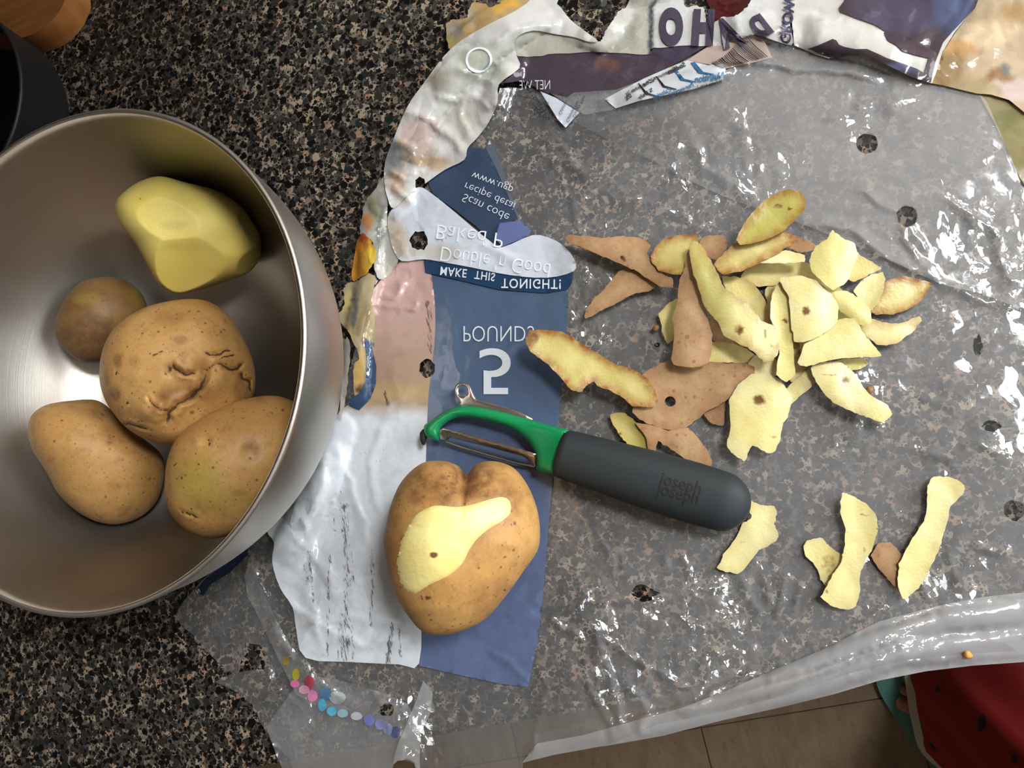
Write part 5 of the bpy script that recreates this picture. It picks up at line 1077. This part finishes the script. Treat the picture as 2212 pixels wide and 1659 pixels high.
# dark sailing-boat-like motifs printed on the trousers: small patches lying on the cloth
from mathutils.bvhtree import BVHTree
bvh = BVHTree.FromPolygons([v.co[:] for v in tro.data.vertices], [p.vertices[:] for p in tro.data.polygons])
for x, y, L in ((2024, 1488, [(-6, 5), (-3, -4), (1, -8), (4, 0), (9, 3), (3, 7)]), (2120, 1562, [(-9, 4), (-6, -12), (0, -20), (8, -16), (11, -2), (7, 12), (-2, 20), (-9, 14)]), (1990, 1556, [(-5, -6), (4, -6), (12, 4), (8, 14), (0, 16)]), (2012, 1612, [(-6, -6), (0, -8), (8, 2), (14, 10), (6, 10)]), (2190, 1640, [(-8, 4), (0, -14), (9, -4), (6, 10)])):
    V2, T2, _ = cdt([(x + a, y + b) for a, b in L], (), 4); d = rays(V2); P3 = []
    for q in d:
        q = q / np.linalg.norm(q); hit = bvh.ray_cast(Vector(CAM), Vector(q))
        P3.append(np.array(hit[0]) - q * .0012 if hit[0] is not None else None)
    if any(p is None for p in P3): continue
    mo = adopt(mesh_obj('motif', P3, T2, M['motif']), per); mo.parent = tro; mo.matrix_parent_inverse = Matrix()
# bare lower legs and feet, one continuous skin
def legs():
    verts, edges, rad = [], [], []
    def add(p, r, prev=None):
        verts.append(tuple(map(float, p))); rad.append(r)
        if prev is not None: edges.append((prev, len(verts) - 1))
        return len(verts) - 1
    root = add((hc[0] + .118, hc[1] - .02, -.06), .12)
    f = at1(1990, 1500, -.89) - at1(2140, 1545, -.89); f /= np.linalg.norm(f); sdv = np.array([-f[1], f[0], 0])
    tip = at1(1934, 1456, -.885)
    for dx in (0, .235):
        base = tip + [dx, 0, 0]
        hip = add((hc[0] + .03 + dx * .75, hc[1] - .02, -.10), .085, root)
        knee = add((hc[0] + dx + .01, hc[1], -.45), .055, hip)
        ank = base - f * .203; ank[2] = -.82
        a = add(ank, .034, knee)
        he = add(ank - f * .02 + [0, 0, -.052], .028, a)
        mid = add(ank + f * .07 + [0, 0, -.038], .030, a)
        ball = add(ank + f * .125 + [0, 0, -.055], .022, mid)
        for k in range(5):
            off = (k - 2) * .0165; ln = (.036, .042, .044, .044, .046)[k]; r = (.0068, .0076, .008, .0082, .0115)[k]
            b1 = add(ank + f * .150 + sdv * off * 1.05 + [0, 0, -.060], r * 1.15, ball)
            b2 = add(ank + f * (.150 + ln * .5) + sdv * off * 1.12 + [0, 0, -.058], r, b1)
            add(ank + f * (.150 + ln) + sdv * off * 1.12 + [0, 0, -.0625], r * .85, b2)
    me = bpy.data.meshes.new('body'); me.from_pydata(verts, edges, []); o = bpy.data.objects.new('body', me); COL.objects.link(o)
    sk = o.modifiers.new('s', 'SKIN'); o.modifiers.new('u', 'SUBSURF').levels = 2; o.modifiers['u'].render_levels = 2
    for v, r in zip(me.skin_vertices[0].data, rad): v.radius = (r, r)
    me.skin_vertices[0].data[0].use_root = True
    dg = bpy.context.evaluated_depsgraph_get(); m2 = bpy.data.meshes.new_from_object(o.evaluated_get(dg)); bpy.data.objects.remove(o)
    m2.materials.clear(); m2.materials.append(M['skin_h']); m2.name = 'body'
    m2.polygons.foreach_set('use_smooth', np.ones(len(m2.polygons), bool))
    o = bpy.data.objects.new('body', m2); COL.objects.link(o); return o
adopt(legs(), per)
SAND = catmull([(1898, 1430), (1894, 1478), (1920, 1530), (1960, 1586), (1996, 1634), (2040, 1686), (2110, 1712), (2210, 1730), (2280, 1640), (2270, 1500), (2180, 1420), (2060, 1372), (1960, 1370), (1910, 1390)], 4)
V2, T2, _ = cdt(SAND, (), 16)
for dx in (0, .235):
    tv = at(V2, -.894) + [dx, 0, 0]; bv = tv.copy(); bv[:, 2] = ZF + .001; m_ = len(V2)
    FF = list(map(tuple, T2)) + [tuple(x[::-1] + m_) for x in T2]; cnt = {}
    for f in T2:
        for i in range(3): ed = (f[i], f[(i + 1) % 3]); cnt.setdefault((min(ed), max(ed)), []).append(ed)
    for es in cnt.values():
        if len(es) == 1: i, j = es[0]; FF.append((j, i, i + m_, j + m_))
    adopt(mesh_obj('sandal', np.concatenate([tv, bv]), FF, M['teal'], smooth=False), per)

# what sets the parts apart
PART_LABELS = dict(white_panel='white printed panel with dark scratchy streaks', blue_panel='slate blue panel with mirrored weight lettering', title_band='dark blue band with mirrored white capitals', recipe_panel='glossy pale panel with faint mirrored lettering',
    rolled_edge='rolled white edge with a blurred photo print', printed_band='grey and white printed band torn along its top', dark_band='dark purple-brown printed band', nutrition_label='white mirrored nutrition panel', barcode_label='pinkish strip with slanting barcode',
    wood_print='tan wood and potato photo print', state_shape='dark purple state outline print', navy_strip='short navy strip on the loose film', torn_edge='torn ragged printed edge', blue_ring='blue ring print fragment', maroon_print='dark maroon print behind the torn edge',
    folded_hem='hazy folded front edge', folded_film_layer='doubled hazy film with two air holes', crumpled_tape='crinkled shiny strip', corner_label='small white printed corner', olive_print='see-through olive print', white_label='white printed label',
    handle='charcoal rubber handle', frame='green plastic frame', blade='steel swivel blade', corer='steel eye remover with ring end', cuff='white cuff', trousers='red trousers with dark motifs', sandal='teal sandal')
for o in S.objects:
    k = o.name.split('.')[0]
    if o.parent and k in PART_LABELS and not (k == 'handle' and o.parent.name != 'vegetable_peeler'): o['label'] = PART_LABELS[k]
